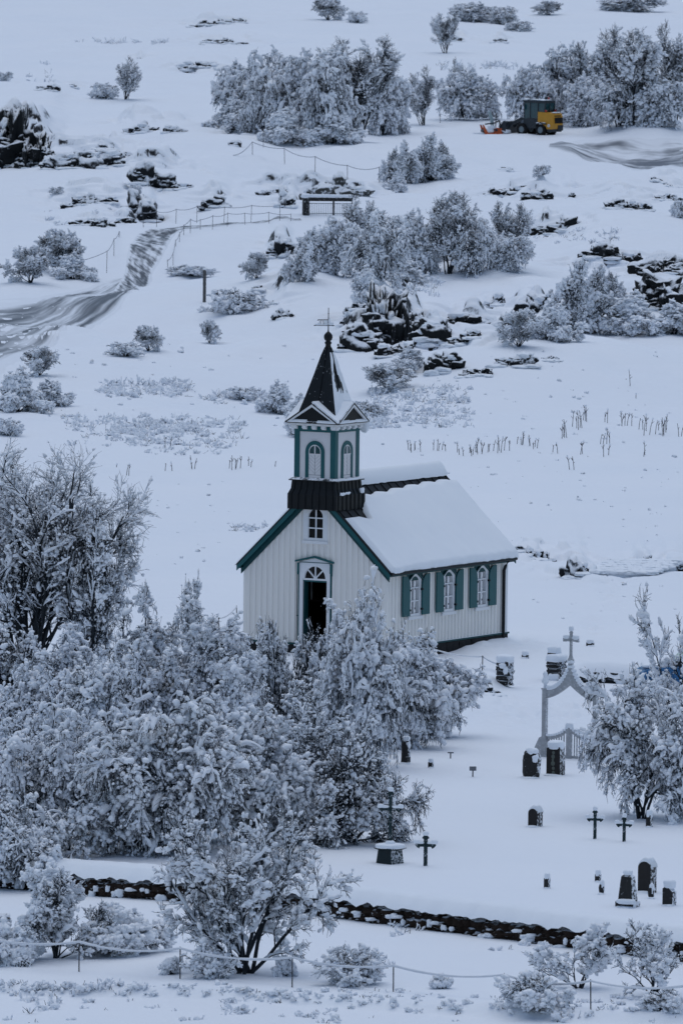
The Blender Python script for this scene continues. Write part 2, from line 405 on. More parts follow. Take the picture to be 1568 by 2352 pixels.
def strip(name, left, right, mat, lift=.03, nu=120, nv=26):
    def rs(pl, n):
        p = np.array([G(*q)[:2] for q in pl]); d = np.r_[0, np.cumsum(np.linalg.norm(np.diff(p, axis=0), axis=1))]; t = np.linspace(0, d[-1], n)
        q = np.stack([np.interp(t, d, p[:, k]) for k in (0, 1)], 1)
        for _ in range(4): q[1:-1] = .25*q[:-2]+.5*q[1:-1]+.25*q[2:]
        return q
    a = rs(left, nu); b = rs(right, nu); v = np.linspace(0, 1, nv)[None, :, None]
    P = a[:, None]*(1-v)+b[:, None]*v; X = P[..., 0].ravel(); Y = P[..., 1].ravel()
    ed = np.minimum(np.linspace(0, 1, nv), 1-np.linspace(0, 1, nv)); ed = np.repeat((ed > .001)[None], nu, 0).ravel()
    Z = HZ(X, Y) + np.where(ed, lift, -.06)
    i = np.arange(nu*nv).reshape(nu, nv); Q = np.stack([i[:-1,:-1], i[1:,:-1], i[1:,1:], i[:-1,1:]], -1).reshape(-1, 4)
    me = npmesh(name, np.stack([X, Y, Z], 1), Q, [mat]); uv = me.uv_layers.new(name='UVMap')
    U = np.stack([np.repeat(np.linspace(0, 1, nu), nv), np.tile(np.linspace(0, 1, nv), nu)], 1).astype(np.float32)
    uv.data.foreach_set('uv', U[Q.ravel()].ravel())
    o = bpy.data.objects.new(name, me); C.objects.link(o); o['kind'] = 'structure'; return o
strip('slushy_road', [(-60,690),(0,684),(90,678),(190,662),(262,640),(312,622)], [(-80,915),(-10,875),(90,812),(215,758),(280,712),(352,640)], M['slush'])
strip('walking_trail', [(258,668),(286,622),(290,590),(297,560),(312,538),(345,526),(420,520),(520,512),(690,503)], [(322,668),(352,630),(372,600),(388,570),(398,546),(404,536),(430,528),(524,518),(692,508)], M['trail'], .04, 200, 20)
strip('ploughed_road', [(1262,330),(1330,319),(1420,313),(1500,313),(1600,316)], [(1260,341),(1330,362),(1420,377),(1500,387),(1600,396)], M['slush2'])
# ================================================================ the church
AL = R(30.5)
O = at(886, 1489, 324); W = 2.68; L = 7.83
cx = O[0]-W*math.cos(AL); cy = O[1]+W*math.sin(AL); cz = O[2]
church = empty('church', (cx, cy, cz), -AL, 'small cream timber church with teal trim, black belfry spire and snow covered roof', 'church')
APX, EAV, HR = 5.25, 2.49, 2.895
SL = (APX-EAV)/HR
def roofz(x): return APX-.1-SL*abs(x)
front = lambda s, d, z: (s, -d, z)
right = lambda s, d, z: (W+d, s, z)
left_ = lambda s, d, z: (-W-d, s, z)
back = lambda s, d, z: (s, L+d, z)
# boarding: trapezoid profile, openings (s0, s1, z0, z1)
def boards(name, mp, s0, s1, top, holes, pitch=.2175, dep=.04):
    mb = MB(mp); br = [s0, s1]; prof = []
    n = max(1, round((s1-s0)/pitch)); pt = (s1-s0)/n
    for i in range(n):
        b = s0+i*pt
        prof += [(b, 0), (b+.42*pt, 0), (b+.5*pt, dep), (b+.92*pt, dep)]
    prof.append((s1, 0))
    xs = sorted(set([p[0] for p in prof] + [h[k] for h in holes for k in (0, 1)] + ([0.] if s0 < 0 < s1 else [])))
    dd = lambda s: float(np.interp(s, [p[0] for p in prof], [p[1] for p in prof]))
    for a, b in zip(xs[:-1], xs[1:]):
        if b-a < 1e-6: continue
        m = (a+b)/2; cuts = sorted([(h[2], h[3]) for h in holes if h[0] < m < h[1]]); z = 0
        for (z0, z1) in cuts + [(None, None)]:
            ta, tb = (top(a), top(b)) if z0 is None else (z0, z0)
            if ta > z+1e-4 or tb > z+1e-4:
                e = 1e-4; mb.add([(a, dd(a+e), z), (b, dd(b-e), z), (b, dd(b-e), max(tb, z)), (a, dd(a+e), max(ta, z))], [(0,1,2,3)])
            if z0 is not None: z = z1
    return mb.build(name, M['cream'], church)
DOOR = (-.46, .46, 0, 2.55); GW = (-.30, .30, 3.44, 4.46)
SW = [(v-.31, v+.31, 1.0, 2.27) for v in (1.73, 3.93, 6.13)]
boards('front_wall', front, -W, W, roofz, [DOOR, GW])
boards('side_wall', right, 0, L, lambda s: 2.47, SW)
boards('side_wall', left_, 0, L, lambda s: 2.47, SW)
boards('rear_wall', back, -W, W, roofz, [])
# inner lining
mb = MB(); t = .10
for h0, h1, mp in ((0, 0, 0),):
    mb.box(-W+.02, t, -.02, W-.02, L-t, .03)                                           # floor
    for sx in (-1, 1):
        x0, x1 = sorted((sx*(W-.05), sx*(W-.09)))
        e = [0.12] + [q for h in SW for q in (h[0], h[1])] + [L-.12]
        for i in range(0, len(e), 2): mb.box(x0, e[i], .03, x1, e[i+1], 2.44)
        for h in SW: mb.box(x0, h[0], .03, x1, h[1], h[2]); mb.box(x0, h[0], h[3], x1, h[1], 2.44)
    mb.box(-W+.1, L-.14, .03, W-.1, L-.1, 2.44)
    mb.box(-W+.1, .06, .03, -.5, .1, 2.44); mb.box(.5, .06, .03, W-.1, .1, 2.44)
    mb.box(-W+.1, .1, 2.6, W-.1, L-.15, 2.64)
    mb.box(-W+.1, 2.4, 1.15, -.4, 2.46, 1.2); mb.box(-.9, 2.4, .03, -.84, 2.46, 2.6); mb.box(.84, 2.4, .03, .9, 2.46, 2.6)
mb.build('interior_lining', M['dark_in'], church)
# foundation and sill band
mb = MB(); mb.box(-W-.06, -.06, -.75, W+.06, L+.06, -.055)
rn = random.Random(4)
for y in np.arange(-.05, L, .42):
    for z in (-.55, -.3):
        mb.blob((W+.05, y+rn.uniform(.1,.3), z+.1), (.05, .24, .15), rn.random()*30, .25, .5)
mb.build('foundation', M['found'], church)
mb = MB(); mb.box(-W-.1, -.1, -.055, W+.1, -.001, 0); mb.box(W+.0, 0, -.055, W+.1, L+.1, .0); mb.box(-W-.1, 0, -.055, -W, L+.1, 0); mb.box(-W, L, -.055, W, L+.1, 0)
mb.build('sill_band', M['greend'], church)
mb = MB(); mb.box(W+.02, .1, .0, W+.09, L, .012); mb.build('sill_frost', M['snow_soft'], church)
mb = MB(); mb.box(W-.12, L-.3, .0, W+.045, L+.04, 2.44); mb.build('corner_board', M['whitep'], church); mb = MB(); mb.box(-W-.045, L-.2, 0, -W+.1, L+.04, 2.44); mb.build('corner_board', M['whitep'], church)
mb = MB(); mb.box(-W-.035, -.036, .0, -W+.1, -.001, 2.4); mb.build('corner_board', M['cream'], church); mb = MB(); mb.box(W-.1, -.036, 0, W+.036, .1, 2.4); mb.build('corner_board', M['cream'], church)
# roof
Y0, Y1 = -.2, L+.28
rf = MB(); th = .06
for sx in (-1, 1):
    rf.prism([(0, APX), (sx*HR, EAV), (sx*HR, EAV-th), (0, APX-th)], Y0, Y1)
    n = 40; sl = math.hypot(HR, APX-EAV)
    for i in range(18):                                                                 # standing seams
        y = Y0+.1+i*(Y1-Y0-.2)/17
        rf.prism([(0, APX+.04), (sx*HR, EAV+.04), (sx*HR, EAV), (0, APX)], y-.015, y+.015)
roof = rf.build('roof', M['metal'], church)
def slope_snow(name, sx, a0, a1, y0, y1, thick, seed, par, nu=26, nv=110, edge=.10, over=.05):
    """snow slab lying on one roof slope, a = distance down the slope"""
    sl = math.hypot(HR, APX-EAV); ux, uz = HR/sl*sx, -(APX-EAV)/sl; nx, nz = (APX-EAV)/sl*sx, HR/sl
    V = []; f = []
    us = np.linspace(0, 1, nu); vs = np.linspace(0, 1, nv)
    for u in us:
        for v in vs:
            y = y0+(y1-y0)*v
            wob = .07*noise.noise(Vector((y*1.3, seed, 0))) + .04*noise.noise(Vector((y*5, seed, 3)))
            a_lo = a0(y) if callable(a0) else a0
            a = a_lo + (a1 + wob*(1 if u > .5 else .4) - a_lo)*u
            e = min(1, u*(a1-a_lo)/edge, (1-u)*(a1-a_lo)/edge); g = min(1, v*(y1-y0)/edge, (1-v)*(y1-y0)/edge)
            h = thick*math.sqrt(max(0, 1-(1-e)**2))*math.sqrt(max(0, 1-(1-g)**2)) + (.03*noise.noise(Vector((y*.7, a*.9, seed)))+.01*noise.noise(Vector((y*3, a*3.5, seed))))*min(e, g)
            h += .012
            V.append((ux*a+nx*h, y, APX+uz*a+nz*h))
    N = len(V)
    for i in range(nu-1):
        for j in range(nv-1): f.append((i*nv+j, i*nv+j+1, (i+1)*nv+j+1, (i+1)*nv+j))
    bot = [(V[i*nv+j][0]-nx*.0, V[i*nv+j][1], V[i*nv+j][2]) for i in range(nu) for j in range(nv)]
    return MB().add(V, f).build(name, M['snow_soft'], par, True)
def a0r(y):
    if y < 1.75: return 1.34 + max(0, .5-(abs(y-1.0)))*.35 + (.25 if y < 1.2 else -.55*ss((y-1.2)/.55)*1.0)
    return .70 - .24*ss((y-1.75)/5.5) + .05*math.sin(y*2.85*2)
slope_snow('roof_snow', 1, a0r, math.hypot(HR, APX-EAV)+.07, Y0+.07, Y1+.10, .15, 1.3, roof)
slope_snow('roof_snow', -1, .9, math.hypot(HR, APX-EAV)+.08, Y0+.02, Y1, .07, 5.3, roof)
mb = MB(); k = 10; V = []; f = []; ny = 60
for j in range(ny):
    y = 1.5+(Y1-1.42)*j/(ny-1); e = min(1, j/3, (ny-1-j)/3); e = math.sqrt(max(.02, 1-(1-e)**2))
    for i in range(k):
        a = math.pi*i/(k-1); x = -math.cos(a)*.25*(.8+.2*e)+.0; z = .31*e*math.sin(a)**.7*(1+.08*noise.noise(Vector((y*1.1, 0, 2))))-abs(x)*SL*.9+.03
        V.append((x, y, APX+z + .02*noise.noise(Vector((y*5, i*.5, 0)))))
for j in range(ny-1):
    for i in range(k-1): f.append((j*k+i, j*k+i+1, (j+1)*k+i+1, (j+1)*k+i))
f += [tuple(range(k)), tuple(range((ny-1)*k, ny*k))]
mb.add(V, f); mb.build('ridge_snow', M['snow_soft'], roof, True)
# bargeboards and eaves
def rake(mb, y0, y1, t0, t1, xe=HR):
    for sx in (-1, 1):
        mb.prism([(0, APX-t0), (sx*xe, APX-SL*xe-t0), (sx*xe, APX-SL*xe-t1), (0, APX-t1)], y0, y1)
for ya, yb in ((Y0, Y0+.03), (Y1-.03, Y1)): mb = MB(); rake(mb, ya, yb, .062, .23); mb.build('bargeboard', M['green'], church)
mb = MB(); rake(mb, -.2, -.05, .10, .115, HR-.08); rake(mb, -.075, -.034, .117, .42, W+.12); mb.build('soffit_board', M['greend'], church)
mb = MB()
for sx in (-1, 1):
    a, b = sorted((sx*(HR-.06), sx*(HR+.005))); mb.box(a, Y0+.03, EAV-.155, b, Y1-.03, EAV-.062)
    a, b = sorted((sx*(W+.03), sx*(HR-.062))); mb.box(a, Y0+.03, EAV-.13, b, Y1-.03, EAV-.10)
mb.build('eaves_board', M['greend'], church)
mb = MB(); mb.tube([(HR+.045, Y0+.05, EAV-.06), (HR+.045, Y1-.05, EAV-.06)], .05, 8); mb.build('gutter', M['metal'], church)
mb = MB(); mb.tube([(HR+.04, 7.55, EAV-.1), (W+.16, 7.5, EAV-.28), (W+.11, 7.5, EAV-.42), (W+.11, 7.5, -.35)], .055, 8); mb.build('downpipe', M['metal'], church)
# arched openings
def arch(w, z0, zs, rise, n=14, cxx=0.):
    p = [(cxx-w, z0), (cxx-w, zs)]
    for i in range(1, n): a = math.pi*(1-i/n); p.append((cxx+w*math.cos(a), zs+rise*math.sin(a)))
    return p + [(cxx+w, zs), (cxx+w, z0)]
def arch_frame(mb, c, inner, zs, wo, zpk, sl, d0, d1, z0o=None):
    """flat frame between an arched opening and a gabled outer outline"""
    out = []
    for (x, z) in inner:
        dx = x-c; dz = z-zs
        if dz <= 1e-6: out.append((c+math.copysign(wo, dx), z)); continue
        t = min(wo/abs(dx) if abs(dx) > 1e-9 else 9e9, (zpk-zs)/(dz+sl*abs(dx))); out.append((c+dx*t, zs+dz*t))
    n = len(inner)
    vs = [(x, d1, z) for x, z in inner]+[(x, d1, z) for x, z in out]+[(x, d0, z) for x, z in inner]+[(x, 0, z) for x, z in out]
    fs = []
    for i in range(n-1): fs += [(i, i+1, n+i+1, n+i), (i, i+1, 2*n+i+1, 2*n+i), (n+i, n+i+1, 3*n+i+1, 3*n+i)]
    mb.add(vs, fs)
def pane(mb, poly, d): mb.add([(x, d, z) for x, z in poly], [tuple(range(len(poly)))])
def window(mp, c, w, z0, zs, rise, wo, zpk, sl, nm='window', bars=(), sill=True, curtain=True):
    o = empty('window', (0,0,0)); o.parent = church; o.name = nm
    inner = arch(w, z0, zs, rise, 16, c)
    mb = MB(mp); arch_frame(mb, c, inner, zs, wo, zpk, sl, -.03, .055)
    mb.box(c-wo, 0, z0-.09, c+wo, .055, z0)
    mb.build('frame', M['whitep'], o)
    mb = MB(mp); mb.box(c-.02, -.012, z0, c+.02, .03, zs+rise)
    for z in bars: mb.box(c-w, -.01, z-.02, c+w, .028, z+.02)
    mb.build('glazing_bar', M['whitep'], o)
    mb = MB(mp); pane(mb, inner, -.02); mb.build('pane', M['glass'], o)
    if sill: mb = MB(mp); mb.box(c-wo-.03, .0, z0-.19, c+wo+.03, .10, z0-.092); mb.build('sill', M['whitep'], o)
    if curtain:
        mb = MB(mp); q = [(c-w+(2*w)*i/14, -.13+.012*(i % 2)) for i in range(15)]
        for (a, b) in zip(q[:-1], q[1:]): mb.add([(a[0], a[1], z0), (b[0], b[1], z0), (b[0], b[1], zs+rise), (a[0], a[1], zs+rise)], [(0,1,2,3)])
        mb.build('curtain', M['curtain'], o)
    return o
for mp in (right, left_):
    for i, v in enumerate((1.73, 3.93, 6.13)):
        window(mp, v, .29, 1.02, 1.93, .31, .42, 2.38, .62, bars=(1.43, 1.86), curtain=(mp is right))
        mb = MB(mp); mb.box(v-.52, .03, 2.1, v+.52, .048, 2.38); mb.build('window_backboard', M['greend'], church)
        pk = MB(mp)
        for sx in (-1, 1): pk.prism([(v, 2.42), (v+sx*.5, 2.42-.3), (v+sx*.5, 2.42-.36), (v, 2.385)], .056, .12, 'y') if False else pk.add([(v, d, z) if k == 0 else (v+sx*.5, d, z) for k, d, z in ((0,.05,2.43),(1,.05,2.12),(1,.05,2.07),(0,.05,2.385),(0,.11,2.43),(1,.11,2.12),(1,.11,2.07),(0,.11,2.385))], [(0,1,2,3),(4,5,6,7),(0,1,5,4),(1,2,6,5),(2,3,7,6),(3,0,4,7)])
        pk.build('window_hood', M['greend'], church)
        for sx in (-1, 1):
            xi, xo = v+sx*.40, v+sx*.87
            p = [(xi, .96), (xo, .96), (xo, 2.29)]
            for k in range(1, 9):
                a = math.pi/2*k/8; p.append((xo+(xi-xo)*(.28+.72*math.sin(a)), 2.29-.36*(1-math.cos(a))))
            sh = MB(mp); n = len(p)
            sh.add([(x, .075 if x == xi or True else 0, z) for x, z in p]+[(x, .125, z) for x, z in p], [tuple(range(n)), tuple(range(n, 2*n))]+[(k,(k+1)%n,n+(k+1)%n,n+k) for k in range(n)])
            s = sh.build('shutter', M['green'], church)
            for z in (1.15, 1.8): hg = MB(mp); hg.box(xi-.035, .05, z-.03, xi+.035, .135, z+.03); hg.build('hinge', M['metal'], s)
# gable window
window(front, 0, .275, 3.46, 4.14, .28, .455, 4.56, .34, 'gable_window', bars=(3.78, 4.11), sill=True, curtain=False)
mb = MB(front)
for sx in (-1, 1): mb.prism([(0, 4.60), (sx*.52, 4.60), (sx*.52, 4.38), (sx*.50, 4.36), (0, 4.565)], -.03, -.085) if False else mb.add([(x, d, z) for d in (.03, .075) for x, z in ((0,4.62),(sx*.53,4.62),(sx*.53,4.36),(0,4.565))], [(0,1,2,3),(4,5,6,7),(0,1,5,4),(1,2,6,5),(2,3,7,6),(3,0,4,7)])
mb.build('window_hood', M['greend'], church)
# door case
dr = empty('door', (0,0,0)); dr.parent = church
inner = arch(.46, 2.13, 2.131, .40, 18)
mb = MB(front); inn2 = [(x*.87, z) for x, z in inner]
arch_frame(mb, 0, inn2, 2.131, .585, 2.66, 0.0, -.03, .06)
mb.box(-.585, 0, 0, -.455, .06, 2.13); mb.box(.455, 0, 0, .585, .06, 2.13); mb.box(-.46, -.02, 2.075, .46, .045, 2.13)
mb.prism([(-.585, 2.66), (.585, 2.66), (0, 2.78)], -.0, -.0) if False else mb.add([(x, d, z) for d in (.0, .06) for x, z in ((-.6,2.665),(.6,2.665),(0,2.80))], [(0,1,2),(3,4,5),(0,1,4,3),(1,2,5,4),(2,0,3,5)])
mb.build('door_case', M['whitep'], dr)
mb = MB(front)
for a in (0, math.pi/4, -math.pi/4):
    dx, dz = math.sin(a), math.cos(a); px_, pz_ = dz*.02, -dx*.02
    mb.add([(dx*r+sg*px_, d, 2.13+dz*r+sg*pz_) for d in (-.01, .03) for r, sg in ((.05,-1),(.40,-1),(.40,1),(.05,1))], [(0,1,2,3),(4,5,6,7),(0,1,5,4),(1,2,6,5),(2,3,7,6),(3,0,4,7)])
mb.add([(.07*math.cos(t), d, 2.13+.07*math.sin(t)) for d in (-.01, .036) for t in np.linspace(0, math.pi, 9)], [tuple(range(9)), tuple(range(9, 18))]+[(i, i+1, 10+i, 9+i) for i in range(8)])
mb.build('fanlight_bar', M['whitep'], dr)
mb = MB(front); pane(mb, inn2, -.015); mb.build('fanlight_pane', M['glass'], dr)
mb = MB(front)
mb.box(-.62, 0, 0, -.587, .075, 2.62); mb.box(.587, 0, 0, .62, .075, 2.62)
for sx in (-1, 1):
    a, b = sorted((sx*.585, sx*.655)); mb.box(a, .02, 2.32, b, .10, 2.63); mb.box(a, .02, 2.24, b, .075, 2.32)
mb.box(-.585, .055, 2.645, .585, .075, 2.665)
for sx in (-1, 1):
    mb.add([(x, d, z) for d in (.0, .13) for x, z in ((0,2.82),(sx*.72,2.655),(sx*.72,2.715),(0,2.88))], [(0,1,2,3),(4,5,6,7),(0,1,5,4),(1,2,6,5),(2,3,7,6),(3,0,4,7)])
mb.box(-.46, -.03, 2.02, .46, .02, 2.073)
mb.build('door_surround', M['green'], dr)
mb = MB(); mb.box(-.455, .02, .02, -.41, .24, 2.02); mb.build('door_leaf', M['greend'], dr)
mb = MB(front); mb.tube([(-.68, .035, 0), (-.68, .035, 2.6)], .012, 6); mb.box(-.69, .02, .88, -.62, .05, .91); mb.build('conduit', M['stake'], church)
# ---------------------------------------------------------------- tower
tw = empty('tower', (0, .62, 0)); tw.parent = church
sq = lambda h: [(-h,-h),(h,-h),(h,h),(-h,h)]
def frust(mb, prof):
    vs = [(x, y, z) for h, z in prof for x, y in sq(h)]; n = len(prof); fs = [(i*4+j, i*4+(j+1)%4, i*4+4+(j+1)%4, i*4+4+j) for i in range(n-1) for j in range(4)]
    mb.add(vs, fs+[(3,2,1,0), tuple(range((n-1)*4, n*4))])
mb = MB(); PR = [(.925, 4.40), (.925, 4.885), (.845, 5.07), (.825, 5.32)]; frust(mb, PR)
for i in range(-3, 4):                                                  # folded seams round the skirt
    for (ax, sg) in ((0,-1), (0,1), (1,-1), (1,1)):
        for (h0, z0), (h1, z1) in zip(PR[:-1], PR[1:]):
            q = []
            for h, z in ((h0, z0), (h1, z1)):
                c = i/3.55*h
                for dx, dd in ((-.012, 0), (.012, 0), (.012, .025), (-.012, .025)):
                    a, b = c+dx, sg*(h+dd); q.append((a, b, z) if ax == 0 else (b, a, z))
            mb.add(q, [(0,1,5,4),(1,2,6,5),(2,3,7,6),(3,0,4,7)])
sk = mb.build('skirt', M['metal'], tw)
mb = MB(); mb.blob((.93, -.55, 4.93), (.03,.14,.05), 2, .4); mb.blob((.92, -.2, 4.94), (.03,.16,.04), 5, .4); mb.blob((.90, .75, 4.98), (.05,.12,.09), 8, .3); mb.build('skirt_snow', M['snow_soft'], sk, True)
mb = MB(); frust(mb, [(.86, 5.321), (.90, 5.325), (.90, 5.36), (.80, 5.43), (.70, 5.44)]); md = mb.build('base_moulding', M['metal_w'], tw)
mb = MB(); mb.box(.80, -.88, 5.362, .90, .9, 5.42); mb.blob((.86, 0, 5.385), (.05,.9,.035), 3, .3); mb.build('moulding_snow', M['snow_soft'], md, True)
mb = MB(); frust(mb, [(.745, 5.42), (.745, 7.15)]); shaft = mb.build('shaft', M['whiteb'], tw)
mb = MB(); h = .775
for sx in (-1, 1):
    for sy in (-1, 1):
        x0, x1 = sorted((sx*h, sx*(h-.19))); y0, y1 = sorted((sy*h, sy*(h-.19))); mb = MB(); mb.box(x0, y0, 5.425, x1, y1, 7.14); mb.build('corner_post', M['green'], tw)
mb = MB()
for (x0,y0,x1,y1) in ((-h+.19,-h+.004,h-.19,-h+.05),(-h+.19,h-.05,h-.19,h-.004),(-h+.004,-h+.19,-h+.05,h-.19),(h-.05,-h+.19,h-.004,h-.19)): mb.box(x0,y0,6.93,x1,y1,7.13)
mb.build('frieze', M['green'], tw)
faces = [lambda s,d,z: (s,-.745-d,z), lambda s,d,z: (.745+d,s,z), lambda s,d,z: (-s,.745+d,z), lambda s,d,z: (-.745-d,-s,z)]
for mp in faces:
    bw = empty('belfry_window', (0,0,0)); bw.parent = tw
    mb = MB(mp); inn = arch(.235, 5.43, 6.28, .235, 16); out = arch(.355, 5.43, 6.28, .36, 16); n = len(inn)
    mb.add([(x,d,z) for d in (.0,.035) for x,z in inn]+[(x,d,z) for d in (.0,.035) for x,z in out], [(n+i,n+i+1,3*n+i+1,3*n+i) for i in range(n-1)]+[(i,i+1,n+i+1,n+i) for i in range(n-1)]+[(2*n+i,2*n+i+1,3*n+i+1,3*n+i) for i in range(n-1)])
    mb.build('arch_trim', M['green'], bw)
    mb = MB(mp); q = arch(.235, 6.22, 6.28, .235, 16); pane(mb, q, .012); mb.build('pane', M['cabglass'], bw)
    mb = MB(mp); mb.box(-.235, .004, 5.44, .235, .016, 6.2); mb.box(-.02, .013, 6.2, .02, .026, 6.5); mb.box(-.235, .013, 6.18, .235, .026, 6.22)
    inn3 = arch(.20, 6.22, 6.28, .20, 16); q2 = arch(.235, 6.22, 6.28, .235, 16); n = len(q2); mb.add([(x,.022,z) for x,z in q2]+[(x,.022,z) for x,z in inn3], [(i,i+1,n+i+1,n+i) for i in range(n-1)])
    mb.build('louvre_door', M['whiteb'], bw)
    mb = MB(mp); mb.box(-.006, .015, 5.52, .006, .0185, 6.18); mb.box(-.235, .015, 5.52, .235, .0185, 5.532)
    for i in range(7):
        for sx in (-1, 1):
            z = 5.58+i*.115; a, b = sx*.012, sx*.225
            if z+.03 > 6.17: continue
            zz = min(6.17, z+.18) if True else 0; bb = a+(b-a)*((zz-z)/.18)
            mb.add([(a,.0175,z),(bb,.0175,zz),(bb,.0175,zz-.008),(a,.0175,z-.008)], [(0,1,2,3)])
    mb.build('board_joint', M['marker'], bw)
# cornice, dentils, gables, spire
mb = MB(); mb.box(-.95,-.95,7.165,.95,.95,7.215); mb.box(-.86,-.86,7.13,.86,.86,7.1649)
for mp in [lambda s,d,z: (s,-.775-d,z), lambda s,d,z: (.775+d,s,z), lambda s,d,z: (-s,.775+d,z), lambda s,d,z: (-.775-d,-s,z)]:
    mb.m = mp
    for i in range(5): c = -.72+.36*i; mb.box(c-.075, .0, 7.045, c+.075, .11, 7.1299); mb.box(c-.075, 0, 7.01, c+.075, .06, 7.045)
    mb.m = None
mb.build('cornice', M['whitep'], tw)
mb = MB(); mb.box(-.955,-.955,7.2155,.955,.955,7.27); mb.build('cornice_flashing', M['metal'], tw)
GZ0, GZ1, GH = 7.26, 7.90, .985
def rotk(k):
    c, s = [(1,0),(0,1),(-1,0),(0,-1)][k]
    return lambda x, y, z: (c*x-s*y, s*x+c*y, z)
for k in range(4):
    g = empty('spire_gable', (0,0,0)); g.parent = tw; mp = rotk(k)
    mb = MB(mp)
    for sx in (-1, 1): mb.prism([(0,GZ1),(sx*GH,GZ0),(sx*GH,GZ0-.05),(0,GZ1-.055)], -1.02, -.02)
    mb.build('gable_roof', M['metal_w'], g)
    mb = MB(mp)
    for sx in (-1, 1): mb.prism([(0,GZ1-.057),(sx*(GH-.07),GZ0-.007),(sx*(GH-.15),GZ0-.007),(0,GZ1-.14)], -1.012, -.946)
    mb.build('gable_soffit', M['whitep'], g)
    mb = MB(mp); mb.prism([(-.86,GZ0),(.86,GZ0),(0,GZ1-.09)], -.945, -.90); mb.build('tympanum', M['metal'], g)
    for sx in (-1, 1):
        hh = {(0,-1): 0, (0,1): .05, (1,-1): .035, (1,1): .07}.get((k, sx), .05)
        if not hh: continue
        sm = MB(mp)
        for i in range(10):
            t0, t1 = i/10, (i+1)/10+.02; wv_ = lambda t: hh*(.75+.5*noise.noise(Vector((t*6, k*3.1, sx))))
            sm.prism([(sx*GH*t0, GZ1-(GZ1-GZ0)*t0-.01), (sx*GH*t1, GZ1-(GZ1-GZ0)*t1-.01), (sx*(GH*t1+.01), GZ1-(GZ1-GZ0)*t1+wv_(t1)), (sx*(GH*t0+.01), GZ1-(GZ1-GZ0)*t0+wv_(t0))], -.985-.02*noise.noise(Vector((i*.7,k,sx))), -.2)
        sm.build('gable_snow', M['snow_soft'], g, False)
    if k == 1: mb = MB(mp); mb.blob((.05, -.95, GZ0+.02), (.5,.05,.04), 4, .2); mb.blob((1.0, -.8, GZ0-.12), (.08,.2,.26), 6, .3, .8); mb.build('ledge_snow', M['snow_soft'], g, True)
SP = [(.80, 7.22), (.70, 7.5), (.535, 8.05), (.34, 8.75), (.17, 9.4), (.085, 9.66)]
mb = MB(); frust(mb, SP)
for ax in range(4):
    mp = rotk(ax); mb.m = mp
    for (h0,z0),(h1,z1) in zip(SP[:-1],SP[1:]): mb.add([(-.015,-h0,z0),(.015,-h0,z0),(.015,-h0-.025,z0),(-.015,-h0-.025,z0),(-.012,-h1,z1),(.012,-h1,z1),(.012,-h1-.025,z1),(-.012,-h1-.025,z1)], [(0,1,5,4),(1,2,6,5),(2,3,7,6),(3,0,4,7)])
    mb.m = None
spire = mb.build('spire', M['metal_w'], tw)
mb = MB(); mb.lathe([(.11, 9.62), (.085, 9.74), (.12, 9.80), (.10, 9.84), (.07, 9.86), (.12, 9.90), (.145, 9.98), (.135, 10.06), (.08, 10.13), (.03, 10.17)]); mb.build('finial', M['metal'], spire, True)
mb = MB(); rn = random.Random(9)                                         # snow clinging to the faces away from the camera's left
for (k, dens) in ((1, 1.), (2, .8)):
    mb.m = rotk(k); nu, nv = 12, 40; V = []; f = []
    for j in range(nv):
        z = 7.35+(9.5-7.35)*j/(nv-1); hw = float(np.interp(z, [p[1] for p in SP], [p[0] for p in SP]))
        for i in range(nu):
            u = -1+2*i/(nu-1); nn = noise.fractal(Vector((u*1.4+k*5, z*1.1, 2.2)), 1, 2, 4)
            e = min(1, (1-abs(u))*6)
            d = .012+.05*e*max(-.6, .14+1.5*nn-.35*math.exp(-((u+.05+.12*noise.noise(Vector((z*2,1,1))))/.06)**2)*1.5 - max(0, z-9.2)*1.0)
            V.append((u*hw*.97, -hw-d, z))
    for j in range(nv-1):
        for i in range(nu-1): f.append((j*nu+i, j*nu+i+1, (j+1)*nu+i+1, (j+1)*nu+i))
    mb.add(V, f)
mb.m = None; mb.build('spire_snow', M['snow_soft'], spire, True)
# weather vane, turned square to the photograph
vn_ = empty('weather_vane', (0, 0, 10.15)); vn_.parent = tw; vn_.rotation_euler = (0, 0, AL)
mb = MB(); mb.tube([(0,0,-.02),(0,0,.10),(0,0,.8)], [.035,.018,.012], 8); mb.tube([(0,0,.60),(0,0,.63)], [.03,.012], 8); mb.build('rod', M['stake'], vn_)
mb = MB(); mb.box(-.44,-.012,.205,.17,.012,.23); mb.box(-.34,-.012,.395,.0,.012,.415)
mb.tube([(-.44,0,.2175),(-.47,0,.21)], [.022,.016], 6); mb.tube([(.13,0,.2175),(.2,0,.2175)], [.025,.01], 6)
mb.tube([(-.34,0,.40),(-.36,0,.385),(-.335,0,.38)], .012, 5)
def stroke(p): mb.tube([(x,0,z) for x,z in p], .009, 5)
stroke([(-.30,.395),(-.27,.30)]); stroke([(-.25,.395),(-.255,.36)])
stroke([(-.215,.39),(-.235,.34),(-.235,.28),(-.215,.235)]); stroke([(-.185,.39),(-.165,.34),(-.165,.28),(-.175,.24)])
mb.build('pennant', M['stake'], vn_)
mb = MB(); mb.blob((-.36,0,.245), (.06,.02,.03), 1, .3); mb.blob((-.19,0,.24), (.2,.02,.016), 4, .3); mb.box(-.155,-.008,.232,-.005,.008,.394); mb.blob((.08,0,.28), (.09,.02,.05), 7, .3); mb.blob((.03,0,.36), (.035,.02,.10), 9, .3); mb.blob((-.3,0,.27), (.045,.012,.05), 3, .3); mb.build('vane_snow', M['snow_soft'], vn_, True)
